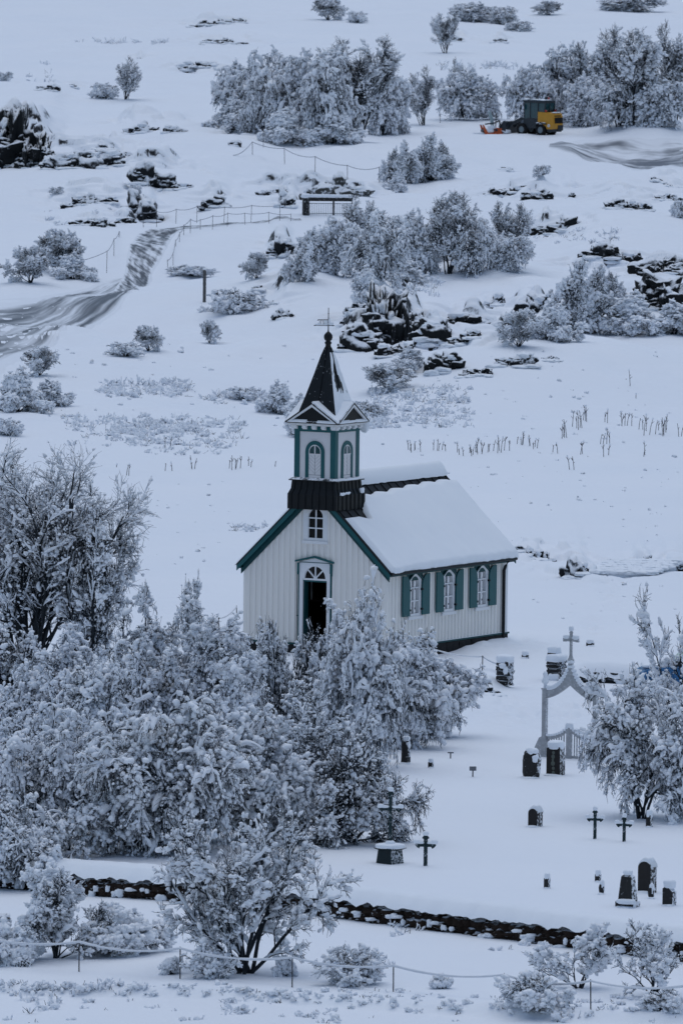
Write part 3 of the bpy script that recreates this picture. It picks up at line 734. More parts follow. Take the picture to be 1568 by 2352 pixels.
# ================================================================ rocks
def outcrop(i, spec):
    a, t, b, bs, lab = spec
    p = G((a+b)/2, bs); s = F/p[1]; rn = random.Random(100+i)
    w = (b-a)/s; h = (bs-t)/s; mb = MB(); sm = MB(); n = max(2, min(12, round(w/h*1.6))); big = h > 1.6
    if big: n = max(n, 6)
    if big: mb.blob((p[0], p[1]+.9, gz(p[0], p[1])+h*.1), (w*.46, 1.1, h*.72), rn.random()*50, .6, .6, 0, 2.2, ICO4, 5)
    for k in range(n):
        u = (k+.5)/n; x = p[0]-w/2+w*u+rn.uniform(-.35,.35)*w/n
        hk = h*(.45+.55*rn.random())*(1-.45*abs(2*u-1)**2); wk = w/n*(.5+.5*rn.random())
        y = p[1]+rn.uniform(-.35,.6)*min(w, 3)*.4; z = gz(x, y-.4); dp = max(.6*wk, min(hk*.8, 1.3))
        mb.blob((x, y, z+hk*.12), (wk*1.1, dp, hk*.8), rn.random()*50, .7, .75, 0, 1.15, ICO4, 4)
        if hk > .35:
            for q in range(3 if not big else 6):
                r = (.08+.13*hk)*rn.uniform(.6,1.4); xx = x+rn.uniform(-1.2,1.2)*wk
                mb.blob((xx, y-dp*rn.uniform(.4,.9), z+hk*rn.uniform(-.05,.5)), (r*1.5, r*1.2, r), rn.random()*50, .6, .75, 0, 1.3, None, 3)
        for q in range(2):                                                  # low drifts gathered at the foot
            xx = x+rn.uniform(-1.2,1.2)*wk; sm.blob((xx, y-dp*.9-.15, z-.02), (wk*.6+.15, .4, .07+.10*hk*rn.random()), rn.random()*50, .35, .9)
        if hk > .3 and rn.random() < .8: sm.blob((x+rn.uniform(-.3,.3)*wk, y-dp*.1, z+hk*.72), (wk*.8, dp*.7, .10+.10*hk), rn.random()*50, .45, .9)
    o = mb.build('lava_outcrop', M['moss'] if 'mossy boulder with' in lab else M['lavad'] if any(k in lab for k in ('tall black', 'fissure', 'shelf', 'overhung', 'cleft', 'cave', 'wide dark', 'notched', 'right of the tall cliff')) else M['lava'], None, True)
    sm.build('snow_drift', M['snow'], o, True)
    tag(o, lab, 'rock')
for i, sp in enumerate(ROCKS): outcrop(i, sp)
# ================================================================ churchyard
def gslab(poly): return poly
def arched(w, h, ws=None, n=10):
    p = [(-w/2, 0)]; sh = h-w/2*.9
    p.append((-w/2, sh))
    for i in range(1, n): a = math.pi*(1-i/n); p.append((w/2*math.cos(a), sh+w/2*.9*math.sin(a)))
    return p + [(w/2, sh), (w/2, 0)]
def stone(px, py, w, h, dep, kind, label, rot=None, mat='stone', cap=.10, grp=None, lean=0, seed=0):
    """gravestone standing at a ground pixel; sizes in pixels of the photograph's width"""
    p = G(px, py); s = F/p[1]; w, h, dep, cap = w/s, h/s, dep/s, cap
    o = empty('gravestone', p-np.array([0, 0, .0]), -AL if rot is None else rot, label, 'gravestone', grp); o.rotation_euler[1] = lean
    mb = MB(); top = h
    if kind == 'arch': mb.prism([(x, z-.1 if z == 0 else z) for x, z in arched(w, h)], 0, dep)
    elif kind == 'block':
        j = lambda v: v*(1+random.Random(seed+int(v*1000)).uniform(-.06,.06)); mb.prism([(-w/2,-.1),(-w/2*1.0,h*.97),(w/2*.97,h),(w/2*1.03,-.1)], 0, dep)
    elif kind == 'obelisk':
        bz = h*.16; mb.box(-w*.62, -dep*.15, -.1, w*.62, dep*1.15, bz)
        a, b = w/2, w/2*.7; vs = [(-a,0,bz),(a,0,bz),(a,dep,bz),(-a,dep,bz),(-b,dep*.15,h*.86),(b,dep*.15,h*.86),(b,dep*.85,h*.86),(-b,dep*.85,h*.86),(0,dep*.5,h)]
        mb.add(vs, [(3,2,1,0),(0,1,5,4),(1,2,6,5),(2,3,7,6),(3,0,4,7),(4,5,8),(5,6,8),(6,7,8),(7,4,8)])
    elif kind == 'natural': mb.blob((0, dep/2, h*.42), (w/2, dep/2, h*.58), seed, .35, .75, 0, .9)
    elif kind == 'slant': mb.prism([(-w/2,-.1),(-w/2,h*.85),(-w*.1,h),(w/2,h*.7),(w/2,-.1)], 0, dep)
    mb.build('slab', M[mat], o, kind == 'natural')
    sm = MB()
    if kind == 'arch':
        q = arched(w, h); q = q[1:-1]; n = len(q)
        ou = [(x*1.12+.0, z+cap*(1-abs(x)/(w/2)*.75)) for x, z in q]
        for d0, d1 in ((dep*.12, dep*1.03),): sm.add([(x, d, z-.01) for d in (d0, d1) for x, z in q]+[(x, d, z) for d in (d0, d1) for x, z in ou], [(i, i+1, 2*n+i+1, 2*n+i) for i in range(n-1)]+[(n+i, n+i+1, 3*n+i+1, 3*n+i) for i in range(n-1)]+[(2*n+i, 2*n+i+1, 3*n+i+1, 3*n+i) for i in range(n-1)])
        sm.blob((.02, dep*.55, h+cap*.2), (w*.36, dep*.45, cap*.9), seed+3, .15, .7)
    elif kind == 'obelisk': sm.blob((0, dep/2, h*.97), (w*.30, dep*.35, cap*.8), seed+1, .2, .8); sm.blob((w*.1, -dep*.05, h*.17), (w*.6, dep*.5, h*.075), seed+2, .2, .6)
    elif kind == 'natural': sm.blob((w*.04, dep*.55, h*.93), (w*.36, dep*.42, cap), seed+1, .25, .7); sm.blob((w*.3, dep*.5, h*.72), (w*.2, dep*.4, cap), seed+2, .25, .7)
    else: sm.blob((0, dep/2, h+cap*.25), (w*.53, dep*.56, cap), seed+1, .12, .55)
    rn = random.Random(seed+7)
    sm.build('snow_cap', M['snow_soft'], o, True)
    sm = MB(); sm.blob((rn.uniform(-.1,.3)*w, 0, -.01), (w*.62, dep*.55, .05), rn.random()*9, .3, .8); sm.build('base_drift', M['snow_soft'], o, True); return o
stone(1222, 1899, 24, 42, 26, 'arch', 'brown faced arched gravestone alone in the middle of the yard', mat='stone_plain', cap=.09, seed=1)
stone(1487, 1900, 12, 28, 12, 'block', 'short dark grave post under the trunk of the right tree, snow knob on top', cap=.12, seed=2)
stone(1253, 2041, 12, 25, 10, 'block', 'low stub gravestone left of the obelisk, beside a small dark stick', cap=.10, seed=3)
stone(1370, 2026, 12, 18, 10, 'block', 'tiny dark stub gravestone behind a snow covered lump, left of the obelisk', cap=.09, seed=4)
stone(1377, 2054, 12, 24, 14, 'natural', 'snow plastered lump stone in front of the tiny stub, left of the obelisk', cap=.12, seed=5)
stone(1434, 2084, 38, 82, 26, 'obelisk', 'dark tapering obelisk gravestone on a snowy plinth', cap=.10, seed=6)
stone(1478, 2050, 34, 72, 28, 'arch', 'large brown arched gravestone behind the obelisk', mat='stone_plain', cap=.10, seed=7)
stone(1491, 2064, 14, 26, 14, 'natural', 'round snow capped grave lantern stone at the foot of the large arched gravestone', cap=.12, seed=8)
stone(1531, 2080, 26, 46, 20, 'slant', 'snow plastered slanted gravestone right of the obelisk', cap=.12, seed=9)
stone(1212, 1787, 40, 62, 26, 'natural', 'black natural boulder gravestone with a thick snow hood left of the gate', cap=.14, seed=10)
g = stone(1269, 1781, 34, 66, 30, 'block', 'tall black gravestone with pale round carvings standing before the gate', rot=-AL*.8, mat='stone_plain', cap=.14, seed=11)
mb = MB(); s_ = F/G(1269, 1781)[1]
for zz, rr in ((.80,.045),(.66,.055),(.55,.038),(.42,.062),(.25,.046),(.10,.045)):
    mb.add([(.0+.01*math.sin(zz*9)+rr*math.cos(t), -.006, zz*66/s_+rr*1.15*math.sin(t)) for t in np.linspace(0, 2*math.pi, 14)[:-1]], [tuple(range(13))])
mb.build('carved_medallion', M['lichen'], g)
stone(926, 1754, 23, 62, 18, 'natural', 'narrow dark gravestone beside the round snow heavy bush', cap=.08, seed=12)
stone(987, 1764, 11, 14, 8, 'block', 'very small snow covered grave marker near the round bush', cap=.08, seed=13)
stone(1203, 1512, 14, 8, 10, 'block', 'small buried stone in the snow between the two stone pillars', cap=.10, seed=14)
stone(1352, 1484, 16, 8, 10, 'block', 'small buried stone in the snow right of the gate cross', cap=.08, seed=15)
def pillar(px, py, w, h, label, seed, twin=False):
    p = G(px, py); s = F/p[1]; w /= s; h /= s; o = empty('stone_pillar', p, -AL, label, 'pillar')
    mb = MB(); rn = random.Random(seed); n = 5
    for k in range(n): mb.blob((rn.uniform(-.02,.02), w*.4+rn.uniform(-.02,.02), h*(k+.5)/n-.03), (w*.45, w*.42, h/n*.62), rn.random()*40, .25, .4)
    mb.build('masonry', M['stone'], o)
    sm = MB(); sm.blob((0, w*.4, h+.02), (w*.5, w*.5, .15), seed, .12, .6)
    if twin: sm.blob((-w*.2, w*.5, h+.24), (w*.34, w*.3, .16), seed+2, .15, .6); sm.blob((w*.1, -.03, h*.15), (w*.35, .1, .12), seed+4, .3, .7)
    else: sm.blob((w*.12, -.06, h*.78), (w*.22, .08, .08), seed+3, .3, .7); sm.blob((w*.3, -.03, h*.6), (w*.14, .07, .12), seed+5, .3, .7)
    sm.build('snow_cap', M['snow_soft'], o, True)
    if twin: mb = MB(); mb.blob((-w*.22, w*.5, h+.13), (w*.3, w*.27, .09), 3, .2, .5); mb.build('capstone', M['stone'], o)
pillar(1151, 1572, 38, 56, 'rough dark stone pillar at the end of the rope by the church', 21)
pillar(1268, 1562, 44, 48, 'squat dark stone pillar with two tiers of snow, left behind the gate cross', 22, True)
# ---------------------------------------------------------------- crosses
def cross_poly(h, arm, t, za, tref):
    """outline of a cross with trefoil-like swollen ends"""
    e = tref
    return [(-t,-.1),(-t,za-t),(-arm+e*.9,za-t),(-arm+e*.6,za-t-e*.55),(-arm,za-t-e*.15),(-arm-e*.55,za),(-arm,za+t+e*.15),(-arm+e*.6,za+t+e*.55),(-arm+e*.9,za+t),(-t,za+t),(-t,h-e*.9),(-t-e*.55,h-e*.6),(-t-e*.15,h),(0,h+e*.55),
            (t+e*.15,h),(t+e*.55,h-e*.6),(t,h-e*.9),(t,za+t),(arm-e*.9,za+t),(arm-e*.6,za+t+e*.55),(arm,za+t+e*.15),(arm+e*.55,za),(arm,za-t-e*.15),(arm-e*.6,za-t-e*.55),(arm-e*.9,za-t),(t,za-t),(t,-.1)]
def cross(px, py, h, arm, label, rot, t=.042, e=.07, zoff=0, par=None):
    p = G(px, py); s = F/p[1]; h /= s; arm = arm/s/2; za = h*.68
    if par is None: o = empty('iron_cross', p, rot, label, 'grave cross')
    else: o = empty('cross', (0,0,zoff)); o.parent = par
    mb = MB(); mb.prism(cross_poly(h-.03, arm-.02, t, za, e), -.028, .028); mb.box(-t*.55, -.034, -.05, t*.55, .034, h*.97); mb.box(-arm, -.034, za-t*.5, arm, .034, za+t*.5); mb.build('cross_body', M['iron'], o)
    sm = MB(); sm.blob((0,0,h+e*.45), (e*.95,.05,.065), px, .12, .8); sm.build('snow_cap', M['snow_soft'], o, True)
    for sx in (-1, 1): sm = MB(); sm.blob((sx*arm*.95,0,za+t+e*.35), (e*1.05,.05,.06), px+sx, .12, .8); sm.blob((sx*arm*.55,0,za+t+.01), (arm*.45,.045,.035), px+2*sx, .15, .7); sm.build('snow_cap', M['snow_soft'], o, True)
    return o
cross(1365, 1927, 68, 36, 'snow capped iron grave cross, taller of the pair near the right tree', -R(10))
cross(1432, 1933, 58, 35, 'snow capped iron grave cross, lower of the pair near the right tree', -R(10))
cross(976.5, 1989, 72, 44, 'dark iron grave cross standing alone right of the pedestal cross', -R(8), .05, .09)
p = G(895, 1983); s = F/p[1]; pc = empty('pedestal_cross', p, -R(40), 'tall dark iron cross on a black pedestal beside the twiggy bush', 'grave cross')
mb = MB(); frust(mb, [(.27, -.1), (.225, .36), (.235, .365), (.31, .40), (.31, .425)]); mb.build('pedestal', M['iron_plain'], pc)
mb = MB(); mb.blob((0,0,.46), (.33,.33,.075), 3, .08, .5); mb.blob((.0,0,.54), (.12,.12,.07), 5, .1, .7); mb.build('pedestal_snow', M['snow_soft'], pc, True)
k = cross(890, 1983, 132, 50, '', 0, .045, .08, .42, pc); k.rotation_euler = (0, 0, R(32))
# ---------------------------------------------------------------- turf walls
def wall_run(name, A, B, h, thick, label, seed, mat='turf', cap=.16, step=.34, base_dz=-.12):
    """rough wall between two ground points: face of stacked turf lumps, snow on top"""
    A = np.array(A); B = np.array(B); d = (B-A)[:2]; Ln = np.linalg.norm(d); d /= Ln; nrm = np.array([-d[1], d[0]])
    if nrm[1] < 0: nrm = -nrm
    o = empty(name, (A[0], A[1], A[2]), 0, label, 'wall'); rn = random.Random(seed); inv = lambda q: (q[0]-A[0], q[1]-A[1], q[2]-A[2])
    mb = MB(); sm = MB(); n = int(Ln/step); nr = max(2, round(h/.2))
    for i in range(n):
        for r in range(nr):
            t = (i+.5+(r % 2)*.4)/n; q = A[:2]+d*Ln*t - nrm*rn.uniform(-.03,.10)
            z0 = gz(*(q-nrm*.25))+base_dz
            mb.blob(inv((q[0]+nrm[0]*thick*.3, q[1]+nrm[1]*thick*.3, z0+(h-.02)*(r+.4)/nr)), (step*.95, thick*.5, h/nr*.85), rn.random()*60, .4, .85, 0, 1.9)
        for r in range(rn.choice((0,1,1,2))):                                       # snow sitting in the cracks of the face
            t = (i+rn.random())/n; q = A[:2]+d*Ln*t - nrm*(thick*.22+.12); z0 = gz(*(q-nrm*.2))+base_dz
            u = rn.random(); sm.blob(inv((q[0], q[1], z0+.08+h*.62*u)), (rn.uniform(.05,.17), .09, rn.uniform(.04,.11)), rn.random()*50, .4, .7)
    mb.build('wall_face', M[mat], o, True)
    k = int(Ln/.12); nv = 7; V = []; f = []
    for i in range(k+1):
        q = A[:2]+d*Ln*i/k; z0 = max(gz(*(q+nrm*.6)), gz(*(q-nrm*.3))+base_dz+h-.05)
        for j in range(nv):
            a = j/(nv-1); off = -.26+ (thick+.8)*a - .05*noise.noise(Vector((i*.35, seed, 0)))*(1-a)
            zz = [-.10,.05,cap*.8,cap,cap*.8,cap*.35,-.08][j] + .04*noise.noise(Vector((i*.3, j*.5, seed)))
            if j == 0: zz += -.13+.13*noise.noise(Vector((i*.27, seed, 5)))+.06*noise.noise(Vector((i*.7, seed, 9)))
            e = min(1, i/3, (k-i)/3); V.append(inv((q[0]+nrm[0]*off, q[1]+nrm[1]*off, z0+.07+zz*(.4+.6*e))))
    for i in range(k):
        for j in range(nv-1): f.append((i*nv+j, (i+1)*nv+j, (i+1)*nv+j+1, i*nv+j+1))
    sm.add(V, f); sm.build('wall_snow', M['snow'], o, True); return o
q = WA + (WB-WA)*-.16; q2 = WA + (WB-WA)*1.5
wall_run('turf_wall', (q[0], q[1], -.6), (q2[0], q2[1], -.6), .54, .5, 'long dark turf and stone churchyard wall with a snow top across the foreground', 3)
a1 = G(1312, 1568); b1 = G(1485, 1570); wall_run('stone_wall', a1, b1, .40, .5, 'low dark stone wall with thick snow right behind the gate', 8, 'stone', .26, .4, -.05)
a1 = G(1120, 1578); b1 = G(1085, 1588)
# ---------------------------------------------------------------- gate
p = G(1249, 1738); s = F/p[1]; GR = -R(33); gt = empty('churchyard_gate', p, GR, 'white timber churchyard gate with curved arch, cross on top and picket leaves', 'gate')
gt.scale = (1, 1, .84); gw = 1.74; ph = 2.36
for x in (0, gw):
    mb = MB(); mb.box(x-.065,-.065,-.3,x+.065,.065,ph); mb.box(x-.085,-.085,ph,x+.085,.085,ph+.05); mb.build('post', M['gatew'], gt)
    mb = MB(); mb.lathe([(.05,ph+.05),(.045,ph+.18),(.10,ph+.24),(.11,ph+.32),(.07,ph+.40),(.06,ph+.46),(.075,ph+.54),(.045,ph+.62),(.01,ph+.65)], x, 0, 12); mb.build('finial', M['snow_soft'], gt, True)
mb = MB(); n = 12; top = []; bot = []
for sx in (-1, 1):
    vs = []
    for i in range(n+1):
        t = i/n; x = .065+(gw/2-.065)*t; zt = 2.36+.0+ .86*(t**2.4)+.03; zb = 2.36-.30+ .52*(t**1.5)*(1-.0*t)
        X = x if sx < 0 else gw-x
        for y in (-.045, .045): vs += [(X, y, zb), (X, y, zt)]
    mb.add(vs, [(4*i+a, 4*i+b, 4*i+4+b, 4*i+4+a) for i in range(n) for a, b in ((0,1),(1,3),(3,2),(2,0))])
mb.box(gw/2-.06,-.055,2.56,gw/2+.06,.055,3.38); mb.build('arch', M['gatew'], gt)
mb = MB()
for sx in (-1, 1):
    for i in range(14):
        t = (i+.5)/14; x = .08+(gw/2-.10)*t; z = 2.40+.86*t**2.4; X = x if sx < 0 else gw-x
        mb.blob((X, 0, z+.03), (.075, .07, .06+.03*(1-t)), i+sx*20, .15, .7)
mb.blob((gw/2,0,3.40), (.10,.10,.07), 4, .1, .7); mb.build('arch_snow', M['snow_soft'], gt, True)
mb = MB(); mb.lathe([(.10,3.38),(.10,3.46),(.075,3.52),(.05,3.60),(.04,3.7)], gw/2, 0, 10); mb.box(gw/2-.035,-.03,3.66,gw/2+.035,.03,4.38); mb.box(gw/2-.25,-.03,4.10,gw/2+.25,.03,4.20); mb.box(gw/2-.26,-.036,4.085,gw/2-.17,.036,4.215); mb.box(gw/2+.17,-.036,4.085,gw/2+.26,.036,4.215); mb.lathe([(.035,4.36),(.065,4.40),(.035,4.46)], gw/2, 0, 10); mb.build('gate_cross', M['gatew'], gt)
mb = MB(); mb.blob((gw/2,0,4.55), (.07,.07,.10), 2, .1, .8); mb.blob((gw/2-.16,0,4.25), (.11,.06,.075), 5, .15, .7); mb.blob((gw/2+.16,0,4.25), (.11,.06,.085), 7, .15, .7); mb.build('cross_snow', M['snow_soft'], gt, True)
for sx, nm in ((0, 1), (1, -1)):                                            # the two leaves
    lf = empty('gate_leaf', (0,0,0)); lf.parent = gt
    mb = MB(); n = 10; X = lambda t: (.09+(gw/2-.13)*t) if nm > 0 else gw-(.09+(gw/2-.13)*t)
    vs = []
    for i in range(n+1):
        t = i/n; z = .62+.34*t**2.2
        for y in (-.03, .03): vs += [(X(t), y-.03, z), (X(t), y-.03, z+.14)]
    mb.add(vs, [(4*i+a, 4*i+b, 4*i+4+b, 4*i+4+a) for i in range(n) for a, b in ((0,1),(1,3),(3,2),(2,0))])
    a, b = sorted((X(.93), X(1.08))); mb.box(a,-.065,-.15,b,.0,1.14); a, b = sorted((X(0)-.03*nm, X(0)+.05*nm)); mb.box(a,-.06,-.15,b,0,.74)
    a, b = sorted((X(.02), X(.95))); mb.box(a,-.05,.02,b,-.005,.11); mb.build('leaf_frame', M['gatew'], lf)
    mb = MB()
    for i in range(7): x = X(.12+.115*i); z = .62+.34*(.12+.115*i)**2.2; mb.box(x-.018,-.043,.05,x+.018,-.018,z+.02)
    mb.build('picket', M['gatew'], lf)
    mb = MB()
    for i in range(9): t = (i+.5)/9; mb.blob((X(t),-.03,.77+.34*t**2.2), (.06,.05,.045), i+nm, .15, .7)
    mb.blob((X(1.0),-.03,1.16), (.085,.06,.09), 30+nm, .15, .7); mb.build('leaf_snow', M['snow_soft'], lf, True)
mb = MB(); mb.prism([(-.06,-.2),(-.06,.72),(-.16,.66),(-.52,-.2)], -.06, .10); mb.build('side_brace', M['gatew'], gt)
# ---------------------------------------------------------------- small signs and posts
def sign(px, py, top, plate_w, plate_h, label, tilt=-.35, rot=0, mat='marker'):
    p = G(px, py); s = F/p[1]; h = (py-top)/s; o = empty('sign_stake', p, rot, label, 'sign')
    mb = MB(); mb.box(-.018,-.018,-.2,.018,.018,h-.02); mb.build('stake', M['stake'], o)
    mb = MB(); a = plate_w/s/2; b = plate_h/s; c, sn = math.cos(tilt), math.sin(tilt)
    mb.add([(x, y+sn*z*.9, h-b+z*c) for y in (-.03,-.015) for x, z in ((-a,0),(a,0),(a,b),(-a,b))], [(0,1,2,3),(4,5,6,7),(0,1,5,4),(1,2,6,5),(2,3,7,6),(3,0,4,7)])
    mb.build('plate', M[mat], o); return o
sign(1085, 1784, 1759, 16, 11, 'small grey plate on a stake in the churchyard snow')
sign(1034, 1742, 1727, 14, 3, 'tiny dark flat marker half buried above the grey plate', 0)
sign(789, 773, 760, 12, 3, 'small tilted dark sign stake on the mound beside the steeple', -.3, .5, 'stake')
p = G(469, 694); s = F/p[1]; o = empty('marker_post', p, -.3, 'tall weathered grey timber post in the snow beside a low bush', 'post')
mb = MB(); mb.box(-.055,-.055,-.3,.055,.055,76/s); mb.box(.06,-.03,-.3,.085,.03,72/s); mb.build('post_shaft', M['grey_wood'], o); mb = MB(); mb.blob((0,0,76/s), (.07,.07,.05), 3); mb.build('snow_cap', M['snow_soft'], o, True)
# ---------------------------------------------------------------- steps behind the church
p = G(1352, 1312); s = F/p[1]; st = empty('snowy_steps', p, 0, 'broad flight of snow covered steps climbing the bank right of the church', 'steps')
mb = MB()
for i in range(6):
    z = .035*i-.11; y = .55*i; x0 = .05+.16*i; mb.box(x0, y, z-.6, x0+2.1+.05*i, y+3.2-.5*i, z+.10)
mb.build('tread', M['snow'], st)
mb = MB()
for i in range(6):
    z = .035*i-.11; y = .55*i; x0 = .05+.16*i
    for k in range(9): mb.blob((x0+.12+(2.0+.05*i)*k/8, y+.26, z+.07), (.3,.42,.085), i*9+k, .35, .75)
mb.build('step_snow', M['snow'], st, True)
# ================================================================ rope fences
def fence(pts, tops, label, rmat='rope', r=.014, sag=.10, lean=0, lie=None, grp=None, snowr=0):
    """posts at ground pixels (px, py) with top pixel rows; a rope hung between their heads"""
    P = [G(*q) for q in pts]; o = empty('rope_fence', P[0], 0, label, 'fence'); hd = []; rn = random.Random(len(pts)*7+int(pts[0][0]))
    for q, (px, py), tp in zip(P, pts, tops):
        h = (py-tp)/(F/q[1]); dx = rn.uniform(-.05,.05)*h; a = q-P[0]; b = a+np.array([dx, 0, h]); hd.append(b)
        mb = MB(); mb.tube([tuple(a-np.array([0,0,.25])), tuple(b)], .014 if r < .02 else .018, 6); mb.tube([tuple(b+np.array([-.015,0,.005])), tuple(b+np.array([0,0,.035])), tuple(b+np.array([.015,0,.005]))], .012, 5); mb.build('post', M['stake'], o)
    if lie is not None: hd = [G(*lie)-P[0]+np.array([0,0,.03])]+hd
    pl = []; rr = []
    for a, b in zip(hd[:-1], hd[1:]):
        for k in range(10):
            t = k/10; q = a+(b-a)*t; q = q-np.array([0,0,sag*4*t*(1-t)*min(1, np.linalg.norm(b-a)/3)]); pl.append(tuple(q)); rr.append(r*(1+snowr*rn.uniform(-.4,.6)))
    pl.append(tuple(hd[-1])); rr.append(r)
    MB().tube(pl, rr, 6).build('rope', M[rmat], o, True); return o
fence([(-40,2226),(182,2232),(414,2248),(671,2268),(903,2278),(1156,2296),(1356,2320),(1580,2340)], [2152,2162,2177,2198,2217,2238,2252,2262], 'low snow crusted rope fence along the foreground track', 'ropes', .030, .14, snowr=.5)
fence([(163,640),(245,627),(262,588),(274,545),(279,512),(300,512)], [602,577,549,533,518,486], 'rope fence on the outer left side of the bend below the leafless bushes', 'rope', .016)
fence([(330,522),(360,522),(404,514),(452,512),(514,514),(576,512),(642,507)], [489,486,481,474,476,472,472], 'far rope fence running level beside the trail to the iron gate', 'rope', .016)
fence([(386,626),(398,610),(404,566),(412,556),(422,540),(437,536),(460,527),(488,527),(522,520),(563,516),(618,513),(668,508)], [598,582,552,535,518,504,505,496,490,490,488,492], 'near rope fence along the inner side of the trail', 'rope', .016)
fence([(580,355),(654,377),(723,395),(798,410),(871,419)], [326,341,360,380,384], 'long sagging rope fence on the slope below the big grove', 'rope', .02, .18, lie=(536,358))
fence([(605,338),(632,332)], [312,310], 'short pair of fence posts at the edge of the big grove', 'rope', .012)
fence([(936,1490),(963,1512),(1107,1540),(1140,1545)], [1480,1478,1508,1525], 'snow heaped rope fence beside the church foundation', 'ropes', .022, .12, snowr=.5)
fence([(545,1440),(500,1462)], [1393,1420], 'single rope fence post by the front corner of the church', 'ropes', .022, .1, snowr=.4)
fence([(1010,282),(1128,290),(1340,292)], [262,270,274], 'snowy rope line strung behind the loader and the orange blower', 'ropes', .022, .2, snowr=.4)
# iron gate with stone post, below the mossy boulder
p = G(702, 494); s = F/p[1]; ig = empty('iron_gate', p, R(6), 'dark iron railing with a thick stone post below the mossy boulder', 'gate')
mb = MB(); mb.box(-7/s, -.1, -.3, 8/s, .3, 42/s); mb.build('stone_post', M['stone'], ig)
mb = MB(); mb.blob((0,.1,44/s), (10/s,.25,.14), 3, .15, .6); 
for i in range(10): mb.blob((12/s+i*10/s, .1, 44/s), (8/s,.16,.09), i+9, .2, .6)
mb.build('gate_snow', M['snow_soft'], ig, True)
mb = MB(); mb.box(8/s,.06,32/s,108/s,.16,43/s); mb.box(62/s,.0,0,66/s,.1,36/s); mb.build('lintel', M['stone'], ig)
mb = MB(); mb.box(8/s,.02,26/s,108/s,.05,28/s); mb.box(8/s,.02,3/s,108/s,.05,5/s)
for i in range(24): x = (10+i*4.1)/s; mb.box(x-.012,.025,0,x+.012,.045,27/s)
mb.build('railing', M['gatew'], ig)
# ================================================================ trees and shrubs
UP = np.array([0, 0, 1.]); _RG = np.random.default_rng(77)
def nrm(v): return v/np.maximum(np.linalg.norm(v, axis=-1, keepdims=True), 1e-9)
def grow(rg, P, D, Ln, n, droop, wander, late=1.0):
    out = [P]; d = nrm(D); st = (Ln/(n-1))[:, None]
    for i in range(1, n):
        t = (i/(n-1))**late
        d = nrm(d + rg.normal(0, wander, d.shape) - UP*droop*t); out.append(out[-1]+d*st)
    return np.stack(out, 1)
def kids(rg, Cv, K, t0, t1, ang, lens, lfall, jit=.3):
    N, P, _ = Cv.shape
    t = t0+(t1-t0)*(np.arange(K)[None]+rg.random((N, K)))/K
    f = t*(P-1); i = np.minimum(f.astype(int), P-2); w = (f-i)[..., None]; ar = np.arange(N)[:, None]
    p = Cv[ar, i]*(1-w)+Cv[ar, i+1]*w; tg = nrm(Cv[ar, i+1]-Cv[ar, i])
    r = nrm(rg.normal(size=tg.shape)); pr = nrm(r-(r*tg).sum(-1, keepdims=True)*tg)
    a = np.radians(rg.uniform(*ang, size=t.shape))[..., None]
    d = np.cos(a)*tg+np.sin(a)*pr; ln = lens*(1-lfall*t)*(1+jit*rg.uniform(-1, 1, t.shape))
    return p.reshape(-1, 3), d.reshape(-1, 3), ln.reshape(-1)
STY = {
 # stems, elevation, droop, wander | per level: count, t0, angle, length, fall, droop, wander
 'upright': dict(n=9, el=(62,87), dr=-.05, wa=.08, L=[(11,.22,(18,42),.42,.55,-.08,.11),(9,.15,(22,48),.16,.3,-.03,.13),(7,.1,(25,55),.075,.3,0,.15)], tw=.62, sn=.95, l1=.55, lp=.72),
 'vase':    dict(n=11, el=(34,84), dr=-.06, wa=.10, L=[(9,.2,(20,48),.42,.5,-.06,.13),(8,.15,(25,55),.18,.3,-.02,.15),(6,.1,(25,60),.075,.3,0,.15)], tw=.9, sn=1.0),
 'round':   dict(n=10, el=(24,84), dr=.12, wa=.13, L=[(9,.2,(30,65),.42,.4,.16,.2),(8,.15,(30,70),.2,.3,.2,.24),(6,.1,(30,70),.095,.3,.2,.26)], tw=.9, sn=1.25),
 'weeping': dict(n=7, el=(50,84), dr=.16, wa=.10, L=[(11,.3,(35,75),.5,.35,.42,.20),(9,.15,(25,60),.24,.3,.42,.24),(6,.1,(25,60),.11,.3,.45,.26)], tw=.8, sn=1.35),
 'dome':    dict(n=9, el=(48,86), dr=.40, wa=.13, L=[(11,.15,(30,75),.45,.3,.24,.22),(9,.15,(25,65),.21,.3,.25,.27),(6,.1,(25,65),.10,.3,.3,.3)], tw=.85, sn=1.4),
 'crown':   dict(n=6, el=(48,82), dr=.06, wa=.13, L=[(13,.28,(30,80),.55,.35,.14,.18),(10,.15,(30,65),.24,.3,.18,.22),(6,.1,(30,65),.10,.3,.2,.25)], tw=.9, sn=1.15),
 'twiggy':  dict(n=14, el=(20,82), dr=.02, wa=.12, L=[(10,.15,(20,50),.45,.4,.05,.14),(9,.15,(20,50),.22,.3,.08,.16),(6,.1,(20,55),.10,.3,.1,.18)], tw=.85, sn=.85),
 'low':     dict(n=16, el=(15,80), dr=.03, wa=.14, L=[(7,.2,(25,55),.45,.4,.02,.16),(6,.1,(25,60),.22,.3,.05,.2)], tw=.8, sn=.85),
}
